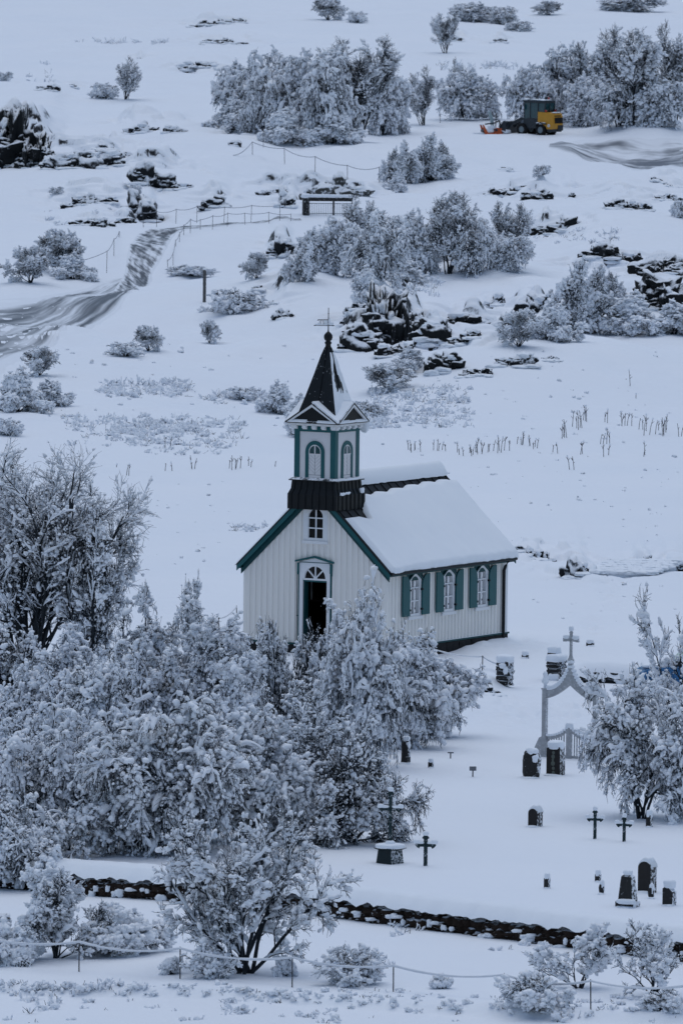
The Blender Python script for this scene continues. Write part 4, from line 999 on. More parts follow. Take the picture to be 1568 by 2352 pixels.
def tubes(Cv, Rd, k, squash=None, rough=0):
    N, P, _ = Cv.shape
    T = nrm(np.concatenate([Cv[:, 1:2]-Cv[:, :1], Cv[:, 2:]-Cv[:, :-2], Cv[:, -1:]-Cv[:, -2:-1]], 1))
    ref = np.where(np.abs(T[..., 2:3]) > .92, X0, UP); u = nrm(np.cross(T, ref)); w = np.cross(u, T)
    a = 2*np.pi*np.arange(k)/k
    R3 = Rd[:, :, None, None]*(1+rough*_RG.uniform(-1, 1, (N, P, k, 1))) if rough else Rd[:, :, None, None]
    V = Cv[:, :, None]+R3*(u[:, :, None]*np.cos(a)[:, None]+w[:, :, None]*np.sin(a)[:, None]*(squash or 1))
    i = np.arange(N*P*k).reshape(N, P, k); j = np.roll(i, -1, 2)
    Q = np.stack([i[:, :-1], j[:, :-1], j[:, 1:], i[:, 1:]], -1).reshape(-1, 4)
    return V.reshape(-1, 3), Q
def snow_on(rg, Cv, base, gap=.25, keep=1.):
    """snow sausages along the upper side of branches: thick where the branch lies flat, broken by gaps"""
    if keep < 1: Cv = Cv[rg.random(len(Cv)) < keep]
    N, P, _ = Cv.shape
    T = nrm(np.concatenate([Cv[:, 1:]-Cv[:, :-1], Cv[:, -1:]-Cv[:, -2:-1]], 1)); flat = np.sqrt(np.maximum(0, 1-T[..., 2]**2))
    r = base*(.25+.75*flat)*rg.uniform(.72, 1.3, (N, P))*np.where(rg.random((N, P)) < gap*.45, .45, 1); r *= rg.uniform(.6, 1.35, (N, 1))
    ph = rg.random(3)*9; cl = np.sin(Cv[..., 0]*5.1+ph[0])+np.sin(Cv[..., 1]*4.7+ph[1])+np.sin(Cv[..., 2]*6.3+ph[2]+Cv[..., 0]*3); r *= np.clip(.85+.5*cl, .06, 2.)
    r[:, 0] *= .6; r[:, -1] *= .85
    c = Cv + UP*(r*.72)[..., None] + rg.normal(0, .12, Cv.shape)*r[..., None]
    a0 = nrm(Cv[:, 1:2]-Cv[:, :1]); a1 = nrm(Cv[:, -1:]-Cv[:, -2:-1]); ra, rb = r[:, :1], r[:, -1:]
    c = np.concatenate([c[:, :1]-a0*ra[..., None]*.9, c[:, :1]-a0*ra[..., None]*.5, c, c[:, -1:]+a1*rb[..., None]*.5, c[:, -1:]+a1*rb[..., None]*.9], 1); r = np.concatenate([ra*.12, ra*.72, r, rb*.72, rb*.12], 1)
    return c, r
def _cube(n):
    import bmesh
    bm = bmesh.new(); bmesh.ops.create_cube(bm, size=2)
    if n: bmesh.ops.subdivide_edges(bm, edges=bm.edges[:], cuts=n, use_grid_fill=True)
    v = nrm(np.array([p.co[:] for p in bm.verts])); f = np.array([[q.index for q in p.verts] for p in bm.faces]); bm.free(); return v, f
_IV, _IF = _cube(2)
def clumps(rg, Cv, n, r0):
    """cushions of snow resting on forks and flat runs of the branches"""
    N, P, _ = Cv.shape; a = rg.integers(0, N, n*3); b = rg.integers(1, P-1, n*3); T = nrm(Cv[a, b+1]-Cv[a, b-1])
    k = np.argsort(np.abs(T[:, 2])+rg.random(n*3)*.6)[:n]; p = Cv[a, b][k]; T = T[k]
    r = r0*rg.uniform(.5, 1.35, n)[:, None]; h = nrm(T*np.array([1,1,.6])+1e-6); s = nrm(np.cross(h, UP)); w = np.cross(s, h)
    L = _IV[None]*(1+.28*rg.normal(size=(n, len(_IV), 1))*.5)
    V = (p+UP*r*.55)[:, None]+ (L[..., :1]*h[:, None]*1.35*rg.uniform(.8,1.4,(n,1,1))+L[..., 1:2]*s[:, None]*.95+L[..., 2:]*w[:, None]*.72)*r[:, None]
    Q = (_IF[None]+(np.arange(n)*len(_IV))[:, None, None]).reshape(-1, 4)
    return V.reshape(-1, 3), Q
_SV, _SF = _cube(1)
def lumps(rg, Cv, per, r0, tlo=.25):
    """fluffy beads of snow strung along fine twigs, bigger towards the tips, in patches"""
    N, P, _ = Cv.shape; n = int(N*per); a = rg.integers(0, N, n); t = (tlo+(1-tlo)*rg.random(n)**.7)*(P-1.001); b = t.astype(int); w = (t-b)[:, None]
    p = Cv[a, b]*(1-w)+Cv[a, b+1]*w; h = nrm(Cv[a, b+1]-Cv[a, b]); ph = rg.random(3)*9
    cl = np.sin(p[:, 0]*5.1+ph[0])+np.sin(p[:, 1]*4.7+ph[1])+np.sin(p[:, 2]*6.3+ph[2]+p[:, 0]*3)
    r = (r0*rg.uniform(.55, 1.4, n)*np.clip(.9+.42*cl, .15, 1.9)*(.6+.4*np.sqrt(np.maximum(0, 1-h[:, 2]**2))))[:, None]
    s = nrm(np.cross(h, UP)+1e-6); q = np.cross(s, h); L = _SV[None]*(1+.2*rg.normal(size=(n, len(_SV), 1)))
    V = (p+UP*r*.6)[:, None]+(L[..., :1]*h[:, None]*rg.uniform(.9,1.7,(n,1,1))+L[..., 1:2]*s[:, None]*.95+L[..., 2:]*q[:, None]*.85)*r[:, None]
    Q = (_SF[None]+(np.arange(n)*len(_SV))[:, None, None]).reshape(-1, 4); return V.reshape(-1, 3), Q
_mesh = {}
def plant_mesh(key, style, seed, h, w, dens=1.0, snow=1.0, twig=1.0, stems=None, off=0.):
    """returns (trunk mesh, crown mesh), h metres tall and w metres across"""
    if key in _mesh: return _mesh[key]
    rg = np.random.default_rng(seed); S = STY[style]; n = stems or S['n']
    az = 2*np.pi*(np.arange(n)+rg.random(n)*.8)/n; el = np.radians(rg.uniform(*S['el'], size=n))
    D = np.stack([np.cos(az)*np.cos(el), np.sin(az)*np.cos(el), np.sin(el)], 1)
    P0 = np.stack([rg.normal(0, .03, n), rg.normal(0, .03, n), np.full(n, -.03)], 1)
    lv = [grow(rg, P0, D, rg.uniform(.75, 1.08, n), 9, S['dr'], S['wa'], 1.5)]
    for (K, t0, ang, ln, fall, dr, wa) in S['L']:
        K = max(2, round(K*dens*(1.25 if len(lv) == 3 else 1.1))); p, d, q = kids(rg, lv[-1], K, t0, 1., ang, ln if len(lv) == 1 else ln, fall)
        lv.append(grow(rg, p, d, q, [9, 7, 5][len(lv)-1], dr, wa, .8))
    allp = np.concatenate([c.reshape(-1, 3) for c in lv])
    zt = np.percentile(allp[:, 2], 99.95); ww = np.percentile(np.abs(allp[:, :2]), 99)*2; sc = np.array([w/ww, w/ww, h/zt])
    lv = [c*sc for c in lv]
    sz = (h*w)**.5
    # wood
    r0 = max(.022, .0115*sz)*twig; V = []; Q = []; o = 0
    def put(a, L=None):
        nonlocal o
        v, q = a; V.append(v); Q.append(q+o); o += len(v)
    put(tubes(lv[0], r0*np.linspace(1.2, .3, 9)[None]*rg.uniform(.6, 1.1, (n, 1)), 6)); put(tubes(lv[1], r0*np.linspace(.46, .16, 9)[None]*np.ones((len(lv[1]), 1)), 4))
    ns = 0; tv = np.concatenate(V); tq = np.concatenate(Q)
    sc_, sr_ = snow_on(rg, lv[0][:, 2:], .034*S['sn']*snow, .55, .6); sv, sq_ = tubes(sc_, sr_, 5, .85, .25)
    s1c, s1r = snow_on(rg, lv[1], .046*S.get('l1', 1)*S['sn']*snow, .4, .85); s1v, s1q = tubes(s1c, s1r, 6, .85, .28)
    trunk = npmesh('trunk', np.concatenate([tv, sv]), np.concatenate([tq, sq_+len(tv)]), [M['bark'], M['twigsnow']], np.r_[np.zeros(len(tq), int), np.ones(len(sq_), int)])
    V = []; Q = []; mi = []; o = 0
    def add(v, q, m):
        nonlocal o
        V.append(v); Q.append(q+o); mi.append(np.full(len(q), m)); o += len(v)
    add(s1v, s1q, 1)
    for k, c in enumerate(lv[2:]):
        rr = [.0115, .0085][k]*S['tw']*twig; add(*tubes(c, rr*np.linspace(1.1, .5, c.shape[1])[None]*np.ones((len(c), 1)), 3), 0)
        q = min(1.3, .5+.5*S['sn']*snow)
        if k == 0:
            a, b = snow_on(rg, c, .034*S['sn']*snow, .25, .72*q); add(*tubes(a, b, 5, .9, .35), 1); add(*lumps(rg, c, .75*q*S.get('lp', 1), .045*(S['sn']*snow)**.6), 1)
        else: add(*lumps(rg, c, .62*q*S.get('lp', 1), .036*(S['sn']*snow)**.6), 1)
    nc = int(26*sz*S['sn']*snow*min(1.5, sz/2.5)); 
    if sz > 1.2: add(*clumps(rg, np.concatenate([lv[1][:, 2:7], lv[2][:, 1:6]]), int(nc*.7), .062*(S['sn']*snow)**.5), 1)
    crown = npmesh('crown', np.concatenate(V), np.concatenate(Q), [M['twig'], M['twigsnow']], np.concatenate(mi))
    _mesh[key] = (trunk, crown); return _mesh[key]
def plant(name, px, py, top, wpx, style, label, seed, cat='shrub', group=None, dens=1., snow=1., twig=1., stems=None, share=None, Y=None, rot=None, lean=0):
    p = G(px, py); s = F/p[1]; h = (py-top)/s; w = wpx/s
    o = empty(name, p, seed*1.7 if rot is None else rot, label, cat, group)
    if share:
        key, h0, w0 = share; ms = plant_mesh(key, style, seed, h0, w0, dens, snow, twig, stems); o.scale = (w/w0, w/w0, h/h0)
    else: ms = plant_mesh((name, seed, px), style, seed, h, w, dens, snow, twig, stems)
    for m, nm in zip(ms, ('trunk', 'crown')):
        c = bpy.data.objects.new(nm, m); C.objects.link(c); c.parent = o
    if lean: o.rotation_euler = (0, lean, o.rotation_euler[2])
    return o
# --- foreground, each grown for its own place
FGR = [
 # name, px, base, top, width, style, label, seed, kw
 ('willow_tree', 66, 1560, 1012, 480, 'upright', 'tallest leafless willow with many bare dark stems at the left edge', 1, dict(cat='tree', dens=.85, stems=17, snow=1.05)),
 ('willow_tree', 195, 1570, 1150, 210, 'vase', 'spreading snowy willow leaning out right of the tallest willow', 2, dict(cat='tree', dens=1.15, stems=9, snow=.95)),
 ('birch_tree', 345, 1690, 1352, 250, 'round', 'snow heavy birch in front of the spreading willow', 3, dict(cat='tree', snow=1.1)),
 ('birch_tree', 470, 1690, 1365, 270, 'dome', 'bowed snowy birch left of the church front', 4, dict(cat='tree', snow=1.05)),
 ('birch_tree', 440, 1640, 1308, 60, 'upright', 'single slim birch tip rising above the bowed birch left of the church front', 41, dict(cat='tree', snow=.9, stems=3, dens=.8)),
 ('birch_tree', 20, 1690, 1440, 260, 'twiggy', 'dark tangled bush under the tallest willow at the left edge', 33, dict(cat='tree', snow=1.1)),
 ('birch_tree', 150, 1660, 1440, 240, 'round', 'snowy bush hiding the foot of the tallest willow', 34, dict(cat='tree', snow=1.0)),
 ('birch_tree', 10, 1860, 1640, 240, 'round', 'snowy bush low at the left edge behind the turf wall end', 35, dict(cat='tree', snow=.9)),
 ('birch_tree', 80, 1760, 1500, 260, 'round', 'snow covered birch low at the left edge below the tallest willow', 5, dict(cat='tree')),
 ('birch_tree', 230, 1800, 1500, 290, 'round', 'dense snowy birch left of the weeping birch', 6, dict(cat='tree')),
 ('birch_tree', 822, 1765, 1335, 225, 'dome', 'bowed snow laden birch hiding the right half of the church door', 107, dict(cat='tree', snow=1.25)),
 ('birch_tree', 630, 1740, 1425, 190, 'twiggy', 'dark twiggy birch in front of the church door', 8, dict(cat='tree', snow=1.0)),
 ('birch_tree', 605, 1705, 1432, 170, 'round', 'snowy bush against the front wall of the church left of the door', 42, dict(cat='tree', snow=1.1)),
 ('birch_tree', 715, 1725, 1425, 150, 'twiggy', 'low twiggy bush right below the open church door', 43, dict(cat='tree', snow=1.1)),
 ('birch_tree', 560, 1790, 1490, 220, 'round', 'snowy birch between the bowed birch and the weeping birch', 9, dict(cat='tree')),
 ('birch_tree', 985, 1692, 1490, 205, 'dome', 'rounded snow heavy bush at the right end of the thicket, below the church corner', 10, dict(cat='tree', snow=1.3)),
 ('birch_tree', 915, 1715, 1445, 215, 'dome', 'rounded snow plastered birch right of the bowed birch by the church wall', 11, dict(cat='tree', snow=1.1)),
 ('birch_tree', 690, 1850, 1560, 300, 'vase', 'open branched frosty birch in the middle of the thicket', 12, dict(cat='tree', snow=.8)),
 ('birch_tree', 330, 1955, 1580, 480, 'dome', 'large weeping birch with long snow tresses arching to the ground', 13, dict(cat='tree', dens=1.2, snow=1.0)),
 ('birch_tree', 110, 1900, 1610, 300, 'dome', 'weeping birch at the left edge beside the large weeping birch', 14, dict(cat='tree', snow=1.0)),
 ('birch_tree', 570, 1930, 1620, 280, 'dome', 'bowed birch right of the large weeping birch', 15, dict(cat='tree', snow=1.1)),
 ('birch_tree', 800, 1935, 1640, 310, 'twiggy', 'dark twiggy spreading bush behind the pedestal cross', 16, dict(cat='tree', dens=1.1, snow=.85)),
 ('willow_shrub', 562, 2236, 1850, 420, 'vase', 'wide fan shaped snowy willow shrub standing before the churchyard wall', 17, dict(cat='shrub', dens=.88, snow=1.05, stems=11)),
 ('willow_shrub', 40, 2035, 1800, 270, 'round', 'snow covered shrub at the left end of the turf wall', 18, dict(snow=.9)),
 ('willow_shrub', 130, 2200, 1985, 210, 'vase', 'snowy shrub with a tall tuft left of the fan shaped willow', 19, dict(snow=1.2)),
 ('willow_shrub', 30, 2210, 2080, 180, 'round', 'low snowy shrub in the lower left corner behind the rope', 20, dict(snow=1.1)),
 ('willow_shrub', 285, 2190, 2085, 190, 'round', 'low arching snowy shrub between the tufted shrub and the fan shaped willow', 21, dict(snow=1.2)),
 ('birch_tree', 1470, 1880, 1535, 330, 'crown', 'snow laden tree with a dark leaning trunk at the right side of the churchyard', 22, dict(cat='tree', dens=.95, snow=1.2)),
 ('birch_tree', 1588, 1730, 1322, 290, 'vase', 'tree leaning in from the right edge with snow lumps on bare branches', 23, dict(cat='tree', snow=1.5, dens=.75, stems=9)),
 ('willow_shrub', 1330, 2270, 2118, 220, 'vase', 'snowy arching shrub in front of the churchyard wall at the lower right', 24, dict(snow=1.0, dens=.62, stems=7)),
 ('willow_shrub', 1500, 2285, 2100, 240, 'vase', 'taller frosted shrub in the lower right corner', 25, dict(snow=.95, dens=.62, stems=8)),
 ('willow_shrub', 805, 2262, 2165, 160, 'low', 'rounded low shrub behind the rope, right of the fan shaped willow', 26, dict(dens=1.5, snow=1.0)),
 ('willow_shrub', 1222, 2310, 2235, 150, 'low', 'rounded low shrub behind the rope at the lower right', 27, dict(dens=1.5, snow=1.0)),
 ('willow_shrub', 480, 2245, 2165, 120, 'low', 'sparse low shrub left of the fan shaped willow trunk', 28, dict(snow=.6)),
 ('willow_shrub', 650, 2242, 2195, 50, 'low', 'little tufted shrub right of the fan shaped willow trunk', 29, dict(snow=.8)),
 ('willow_shrub', 1012, 2270, 2240, 44, 'low', 'tiny snowy tuft in the foreground between two rope posts', 30, dict(snow=.9)),
 ('willow_shrub', 395, 2238, 2200, 44, 'low', 'tiny dark tuft beside the second rope post', 31, dict(snow=.7)),
 ('willow_shrub', 1520, 2320, 2270, 120, 'low', 'low frosted tuft at the right end of the rope', 32, dict(snow=.9)),
]
for (nm, px, b, t, w, sty, lab, sd_, kw) in FGR: plant(nm, px, b, t, w, sty, lab, sd_, **kw)
# --- behind the church: a few kinds, copied with their parts
V1 = ('far_upright', 3.2, 2.4); V2 = ('far_weeping', 3.0, 3.2); V3 = ('far_round', 2.2, 2.8); V4 = ('far_vase', 2.2, 2.6); V5 = ('far_low', .8, 1.6); V6 = ('far_twiggy', 2.2, 2.6)
V1b = ('far_upright_b', 3.2, 2.4); V2b = ('far_weeping_b', 3.0, 3.2)
KW = {V1: ('upright', 51, dict(snow=.9, dens=.95)), V1b: ('upright', 52, dict(snow=.8, dens=.95, stems=7)), V2: ('dome', 53, dict(snow=1.15, dens=.95)), V2b: ('weeping', 54, dict(snow=1.0, dens=.95)), V3: ('round', 55, dict(snow=1.15)), V4: ('vase', 56, dict(snow=1.0)), V5: ('low', 57, dict(snow=.9, dens=1.2)), V6: ('twiggy', 58, dict(snow=1.05))}
BGR = [
 # variant, px, base, top, width, label
 (V1b,820,600,440,110,'leafless birch with a dark trunk leading the central thicket, right of the iron gate'),
 (V2,770,632,500,140,'bowed birch at the left of the central thicket'),
 (V6,705,640,525,110,'dark bare bush at the left end of the central thicket'),
 (V4,588,640,580,62,'small bare bush left of the central thicket'),
 (V2b,875,640,490,150,'drooping snowy birch just left of the middle of the central thicket'),
 (V2,945,635,485,130,'drooping snowy birch in the middle of the central thicket'),
 (V1,1030,628,437,130,'tall upright birch with a forked bare crown in the central thicket'),
 (V2b,1100,625,500,120,'arching birch right of the tall forked birch'),
 (V1,1172,612,462,90,'slim upright birch at the right end of the central thicket'),
 (V2,1165,622,535,110,'low snowy skirt bush under the slim upright birch'),
 (V3,840,700,610,120,'snowy bush on top of the black fissure wall'),
 (V3,930,655,590,130,'low snow heaped bush in front of the middle of the central thicket'),
 (V6,1335,765,595,170,'tall bare twiggy shrub of the right thicket below the rock shelf'),
 (V3,1268,782,690,140,'snowy bush at the foot of the tall twiggy shrub'),
 (V4,1192,796,712,110,'fanned small shrub at the left end of the right thicket'),
 (V3,1450,765,670,190,'wide snow heaped bush of the right thicket'),
 (V3,1550,768,690,150,'snow heaped bush cut by the right edge of the picture'),
 (V6,1385,690,610,90,'dark twiggy crown rising behind the tall twiggy shrub'),
 (V4,140,630,528,120,'bare bush on the slope left of the trail bend, upper of two'),
 (V4,70,650,565,110,'bare snowy bush on the slope left of the trail bend, lower of two'),
 (V3,165,640,580,120,'low snowy bush between the two bare bushes left of the trail'),
 (V2,560,300,140,150,'weeping snowy birch at the left end of the big grove'),
 (V2b,610,310,118,150,'weeping birch second from the left in the big grove'),
 (V2,680,318,120,170,'full snowy birch left of the middle of the big grove'),
 (V2b,745,325,122,160,'dark stemmed birch in the middle of the big grove'),
 (V1,820,325,84,180,'tallest birch of the big grove with a spreading tip'),
 (V2,880,310,140,130,'drooping birch at the right end of the big grove'),
 (V3,540,298,220,130,'low bush under the left end of the big grove'),
 (V3,650,328,250,140,'low bush at the front of the big grove'),
 (V3,770,330,255,150,'dark low bush at the front right of the big grove'),
 (V1b,972,288,150,90,'upright frosty birch between the big grove and the weeping dome'),
 (V2,1070,275,160,140,'weeping dome birch left of the orange snow blower'),
 (V1b,1052,240,132,50,'slim leader rising over the weeping dome birch'),
 (V6,990,415,308,130,'bare dark shrub on the slope above the central thicket, larger of two'),
 (V6,920,420,325,90,'bare dark shrub on the slope above the central thicket, smaller of two'),
 (V3,912,440,400,70,'low snowy bush under the two bare dark shrubs'),
 (V2,1205,285,150,110,'weeping snowy birch behind the loader, left of its cab'),
 (V2b,1285,280,105,150,'snowy birch directly behind the loader cab'),
 (V1b,1370,280,70,150,'tall dark branched birch right of the loader'),
 (V1,1452,285,60,150,'tall dark branched birch with a heavy fork, second right of the loader'),
 (V1b,1545,282,50,150,'tall dark branched birch at the right edge above the ploughed road'),
 (V2,1335,290,170,130,'drooping birch low beside the loader rear'),
 (V2b,1420,290,190,140,'snowy understorey bush between the two tall dark birches'),
 (V2,1520,290,180,130,'snowy understorey bush at the right edge by the ploughed bank'),
 (V4,752,46,-8,80,'bush near the top edge above the big grove'),
 (V5,820,52,25,50,'small low tuft at the top right of the top edge bush'),
 (V1,1022,122,28,60,'slender frosty birch near the top, left of the snowy dome'),
 (V2,1090,50,5,110,'snowy dome bush near the top edge, left part'),
 (V2b,1150,56,15,90,'snowy dome bush near the top edge, right part'),
 (V5,1190,70,48,70,'low frosty branches on the ledge right of the snowy dome'),
 (V4,1258,34,2,70,'faint frosty bush at the top edge right of the snowy dome'),
 (V2,1440,26,-14,170,'wide snowy bush at the top edge on the right'),
 (V1b,290,228,130,80,'small leaning birch alone on the upper left slope'),
 (V5,240,226,190,70,'low bush at the foot of the small leaning birch'),
 (V5,12,186,164,40,'small tuft at the left edge of the upper slope'),
 (V3,640,950,875,110,'snowy bush left of the church spire, taller of two'),
 (V3,690,960,905,80,'snowy bush tucked behind the church spire on its left'),
 (V5,700,1005,950,90,'dark low bush under the eaves of the spire'),
 (V5,560,918,888,80,'low frosty bush further left of the church spire'),
 (V4,890,895,835,130,'snow bent bush right of the church spire'),
 (V5,835,960,920,90,'low bush touching the right gable of the spire'),
 (V3,940,850,795,110,'frosty bush in the hollow under the fissure wall'),
 (V3,40,945,845,150,'snowy bush at the left edge below the slushy road'),
 (V3,115,930,870,120,'rounded snowy bush right of the left edge bush below the road'),
 (V4,92,862,796,90,'bare tufted bush at the corner of the slushy road'),
 (V4,340,806,748,70,'bare bush on the meadow under the road edge'),
 (V5,290,818,785,90,'low frosty tuft left of the bare bush on the meadow'),
 (V4,482,788,735,50,'small round bush on the meadow below the marker post'),
 (V5,540,718,662,120,'low wide bush beside the marker post'),
 (V5,440,634,608,100,'low frosty bush above the marker post'),
 (V4,312,482,425,36,'thin twiggy bush by the snowy rock at the trail bend'),
 (V5,1000,600,560,80,'small snow heap bush in front of the tall forked birch'),
 (V5,1245,402,378,40,'tiny frosty tuft on the slope below the loader'),
 (V5,1560,500,460,40,'small frosty bush at the right edge on the rocky slope'),
 (V5,20,1000,960,70,'small frosty tuft at the left edge above the tallest willow'),
 (V5,130,445,428,36,'faint tuft on the left slope under the long ledge'),
]
for i, (v, px, b, t, w, lab) in enumerate(BGR):
    sty, sd_, kw = KW[v]
    o = plant('birch_tree' if v in (V1, V1b, V2, V2b) else 'shrub', px, b, t, w, sty, lab, sd_, 'tree' if v in (V1, V1b, V2, V2b) else 'shrub', 'snow covered trees and shrubs behind the church', share=v, rot=i*2.4, **kw)
# --- dry stalks standing in the meadow
def stalks(px, py, n, hpx, wpx, label, seed, grp):
    p = G(px, py); s = F/p[1]; rn = random.Random(seed)
    for _ in range(n):
        x = p[0]+rn.uniform(-.5,.5)*wpx/s; y = p[1]+rn.uniform(-1,1)*.8; h = hpx/s*rn.uniform(.5, 1.1); lx = rn.uniform(-.2,.25)*h; mb = MB()
        mb.tube([(0,0,-.1),(lx*.4,0,h*.5),(lx,0,h)], [.014,.012,.009], 4)
        for _ in range(rn.randint(1, 3)):
            t = rn.uniform(.45,.85); a = (lx*t, 0, h*t); d = rn.choice((-1,1))*rn.uniform(.06,.16)*h; mb.tube([a, (a[0]+d, 0, a[2]+h*rn.uniform(.12,.25))], [.010,.007], 4)
        if rn.random() < .6: mb.mat = 1; mb.blob((lx, 0, h), (.035,.03,.04), rn.random()*9, .2, .8); mb.mat = 0
        tag(mb.build('dry_stalk', [M['stalk'], M['twigsnow']], None, False, (x, y, gz(x, y))), label, 'dry plant', grp)
rn = random.Random(5)
ST = [(955,1036,6,28,44),(1010,1034,5,30,36),(1075,1042,7,26,50),(1110,1040,7,30,40),(1150,1036,6,34,40),(1205,1022,5,30,40),(1222,1028,4,26,26),(1300,1005,4,40,30),(1325,985,5,48,40),(1345,965,3,36,16),(1336,1040,2,30,20),(1385,1020,4,40,30),(1388,968,2,34,10),(1394,1050,2,32,24),(1432,978,5,36,40),(1475,990,3,44,20),(1500,1000,6,48,50),(1525,990,4,40,30),(1560,1000,3,34,24),(1312,1082,2,30,14),(1272,1040,2,26,20),(1480,1046,2,32,10),(1443,880,1,34,6),(1459,912,1,10,4),
      (447,1078,3,34,22),(535,1078,3,34,24),(548,1078,2,38,16),(575,1072,2,20,10),(630,1076,1,14,4),(295,1090,2,44,10),(388,1080,2,26,20),(268,1074,1,14,4),(390,1030,2,26,24)]
for i, (px, py, n, h, w) in enumerate(ST):
    left = px < 700; stalks(px, py, n, h, w, 'thin dry weed stalk standing in the meadow snow left of the belfry' if left else 'thin dry weed stalk standing in the meadow snow right of the belfry', i+40, 'dry stalks left of the belfry' if left else 'dry stalks right of the belfry')
# --- ground scrub that nobody could count
def scrub(regions, seed):
    rg = np.random.default_rng(seed); V = []; Q = []; mi = []; o = 0
    for (x0, y0, x1, y1, n, hh) in regions:
        for _ in range(n):
            px = x0+(x1-x0)*rg.random(); py = y0+(y1-y0)*rg.random(); p = G(px, py); k = rg.integers(4, 9)
            az = rg.random(k)*6.28; el = np.radians(rg.uniform(10, 80, k)); D = np.stack([np.cos(az)*np.cos(el), np.sin(az)*np.cos(el), np.sin(el)], 1)
            P0 = np.tile(p, (k, 1))+rg.normal(0, hh*.5, (k, 3))*np.array([1,1,0]); P0[:, 2] -= .03
            c = grow(rg, P0, D, hh*rg.uniform(.5,1.3,k), 4, .12, .2)
            for v, q, m in ((*tubes(c, .009*np.linspace(1.2,.6,4)[None]*np.ones((k,1)), 3), 0), (*tubes(*snow_on(rg, c, .032*(1+hh), .3), 5, .9), 1)):
                V.append(v); Q.append(q+o); mi.append(np.full(len(q), m)); o += len(v)
    ob = bpy.data.objects.new('ground_scrub', npmesh('ground_scrub', np.concatenate(V), np.concatenate(Q), [M['twig'], M['twigsnow']], np.concatenate(mi))); C.objects.link(ob); tag(ob, 'thin snow dusted heath twigs poking through the meadow snow', 'ground cover', None, 'stuff')
scrub([(150,955,560,1025,150,.22),(250,970,480,1000,70,.26),(230,880,430,912,60,.34),(470,905,640,930,40,.3),(850,890,1080,985,170,.24),(835,960,880,985,25,.3),(300,1010,520,1045,40,.18),(520,1205,620,1222,14,.16),(300,1090,540,1300,40,.05),(960,1070,1560,1250,70,.05),(1180,1300,1560,1440,30,.04),(860,800,1560,1060,80,.07),(100,780,800,1000,70,.08),(60,130,120,205,8,.3),(180,95,380,100,24,.3),(820,620,1010,680,90,.28),(1300,640,1420,760,40,.3),(1180,520,1420,560,30,.25),(100,480,300,520,20,.2),(1000,150,1200,160,24,.4),(460,705,600,720,30,.25)], 4)
scrub([(0,2262,520,2285,60,.10),(0,2255,330,2275,30,.16),(520,2275,1000,2300,60,.10),(1000,2290,1560,2330,60,.10),(0,2290,1560,2350,40,.10),(60,2290,140,2330,10,.22),(520,2300,560,2340,8,.2),(760,2200,900,2270,14,.12),(900,2120,960,2150,6,.2),(1130,2090,1220,2200,10,.15),(700,2320,780,2350,10,.14),(1280,2330,1330,2345,8,.2)], 5)
# ================================================================ loader, snow blower, car
def wheel(par, x, y, r, w, rim='rimm'):
    o = empty('wheel', (x, y, r)); o.parent = par
    prof = [(r*.55,-w/2),(r*.88,-w/2),(r,-w*.32),(r,w*.32),(r*.88,w/2),(r*.55,w/2)]
    mb = MB(lambda a, b, c: (c, a, b)); k = 22; vs = [(p[0]*math.cos(2*math.pi*j/k), p[0]*math.sin(2*math.pi*j/k), p[1]) for p in prof for j in range(k)]
    mb.add(vs, [(i*k+j, i*k+(j+1)%k, (i+1)*k+(j+1)%k, (i+1)*k+j) for i in range(5) for j in range(k)])
    for j in range(k):                                                      # lugs
        a = 2*math.pi*j/k; c, s = math.cos(a), math.sin(a); mb.add([((r+d)*math.cos(a+e), (r+d)*math.sin(a+e), z) for d in (-.01,.02) for e in (-.05,.05) for z in (-w*.42,w*.42)], [(0,1,3,2),(4,5,7,6),(0,1,5,4),(2,3,7,6),(0,2,6,4),(1,3,7,5)])
    mb.build('tyre', M['rubber'], o)
    mb = MB(lambda a, b, c: (c, a, b)); mb.lathe([(r*.56,-w*.4),(r*.5,-w*.3),(r*.2,-w*.25),(r*.2,w*.25),(r*.5,w*.3),(r*.56,w*.4)], 0, 0, 18); mb.build('rim', M[rim], o); return o
p = G(1243, 310); ld = empty('wheel_loader', (p[0], p[1]+.3, p[2]-.05), R(53), 'small yellow and grey wheel loader with a dark cab parked by the trees', 'loader')
# local: +Y is forward, X right; rotz turns +Y toward the upper left of the view
for x in (-.52, .52): wheel(ld, x, -.35, .37, .28); wheel(ld, x, 1.1, .37, .28)
mb = MB(); mb.prism([(-1.18,.44),(-1.22,.75),(-1.2,1.18),(-1.12,1.40),(-.95,1.47),(-.1,1.50),(-.1,.62),(-.72,.62),(-.80,.44)], -.57, .57, 'x'); mb.build('engine_hood', M['yellow'], ld)
mb = MB(); mb.prism([(-1.12,.26),(-1.2,.438),(-.82,.438),(-.82,.26)], -.55, .55, 'x'); mb.prism([(-1.235,.34),(-1.235,.68),(-1.16,.68),(-1.16,.34)], .05, .575, 'x'); mb.build('bumper', M['darkm'], ld)
mb = MB(); mb.box(-.30,-1.235,.80,.54,-1.19,1.16); mb.build('grille', M['rubber'], ld)
mb = MB(); mb.add([(-.575, -.95+.10*math.cos(t), .66+.10*math.sin(t)) for t in np.linspace(0, 2*math.pi, 17)[:-1]], [tuple(range(16))]); pl = mb.build('speed_plate', M['whitep'], ld)
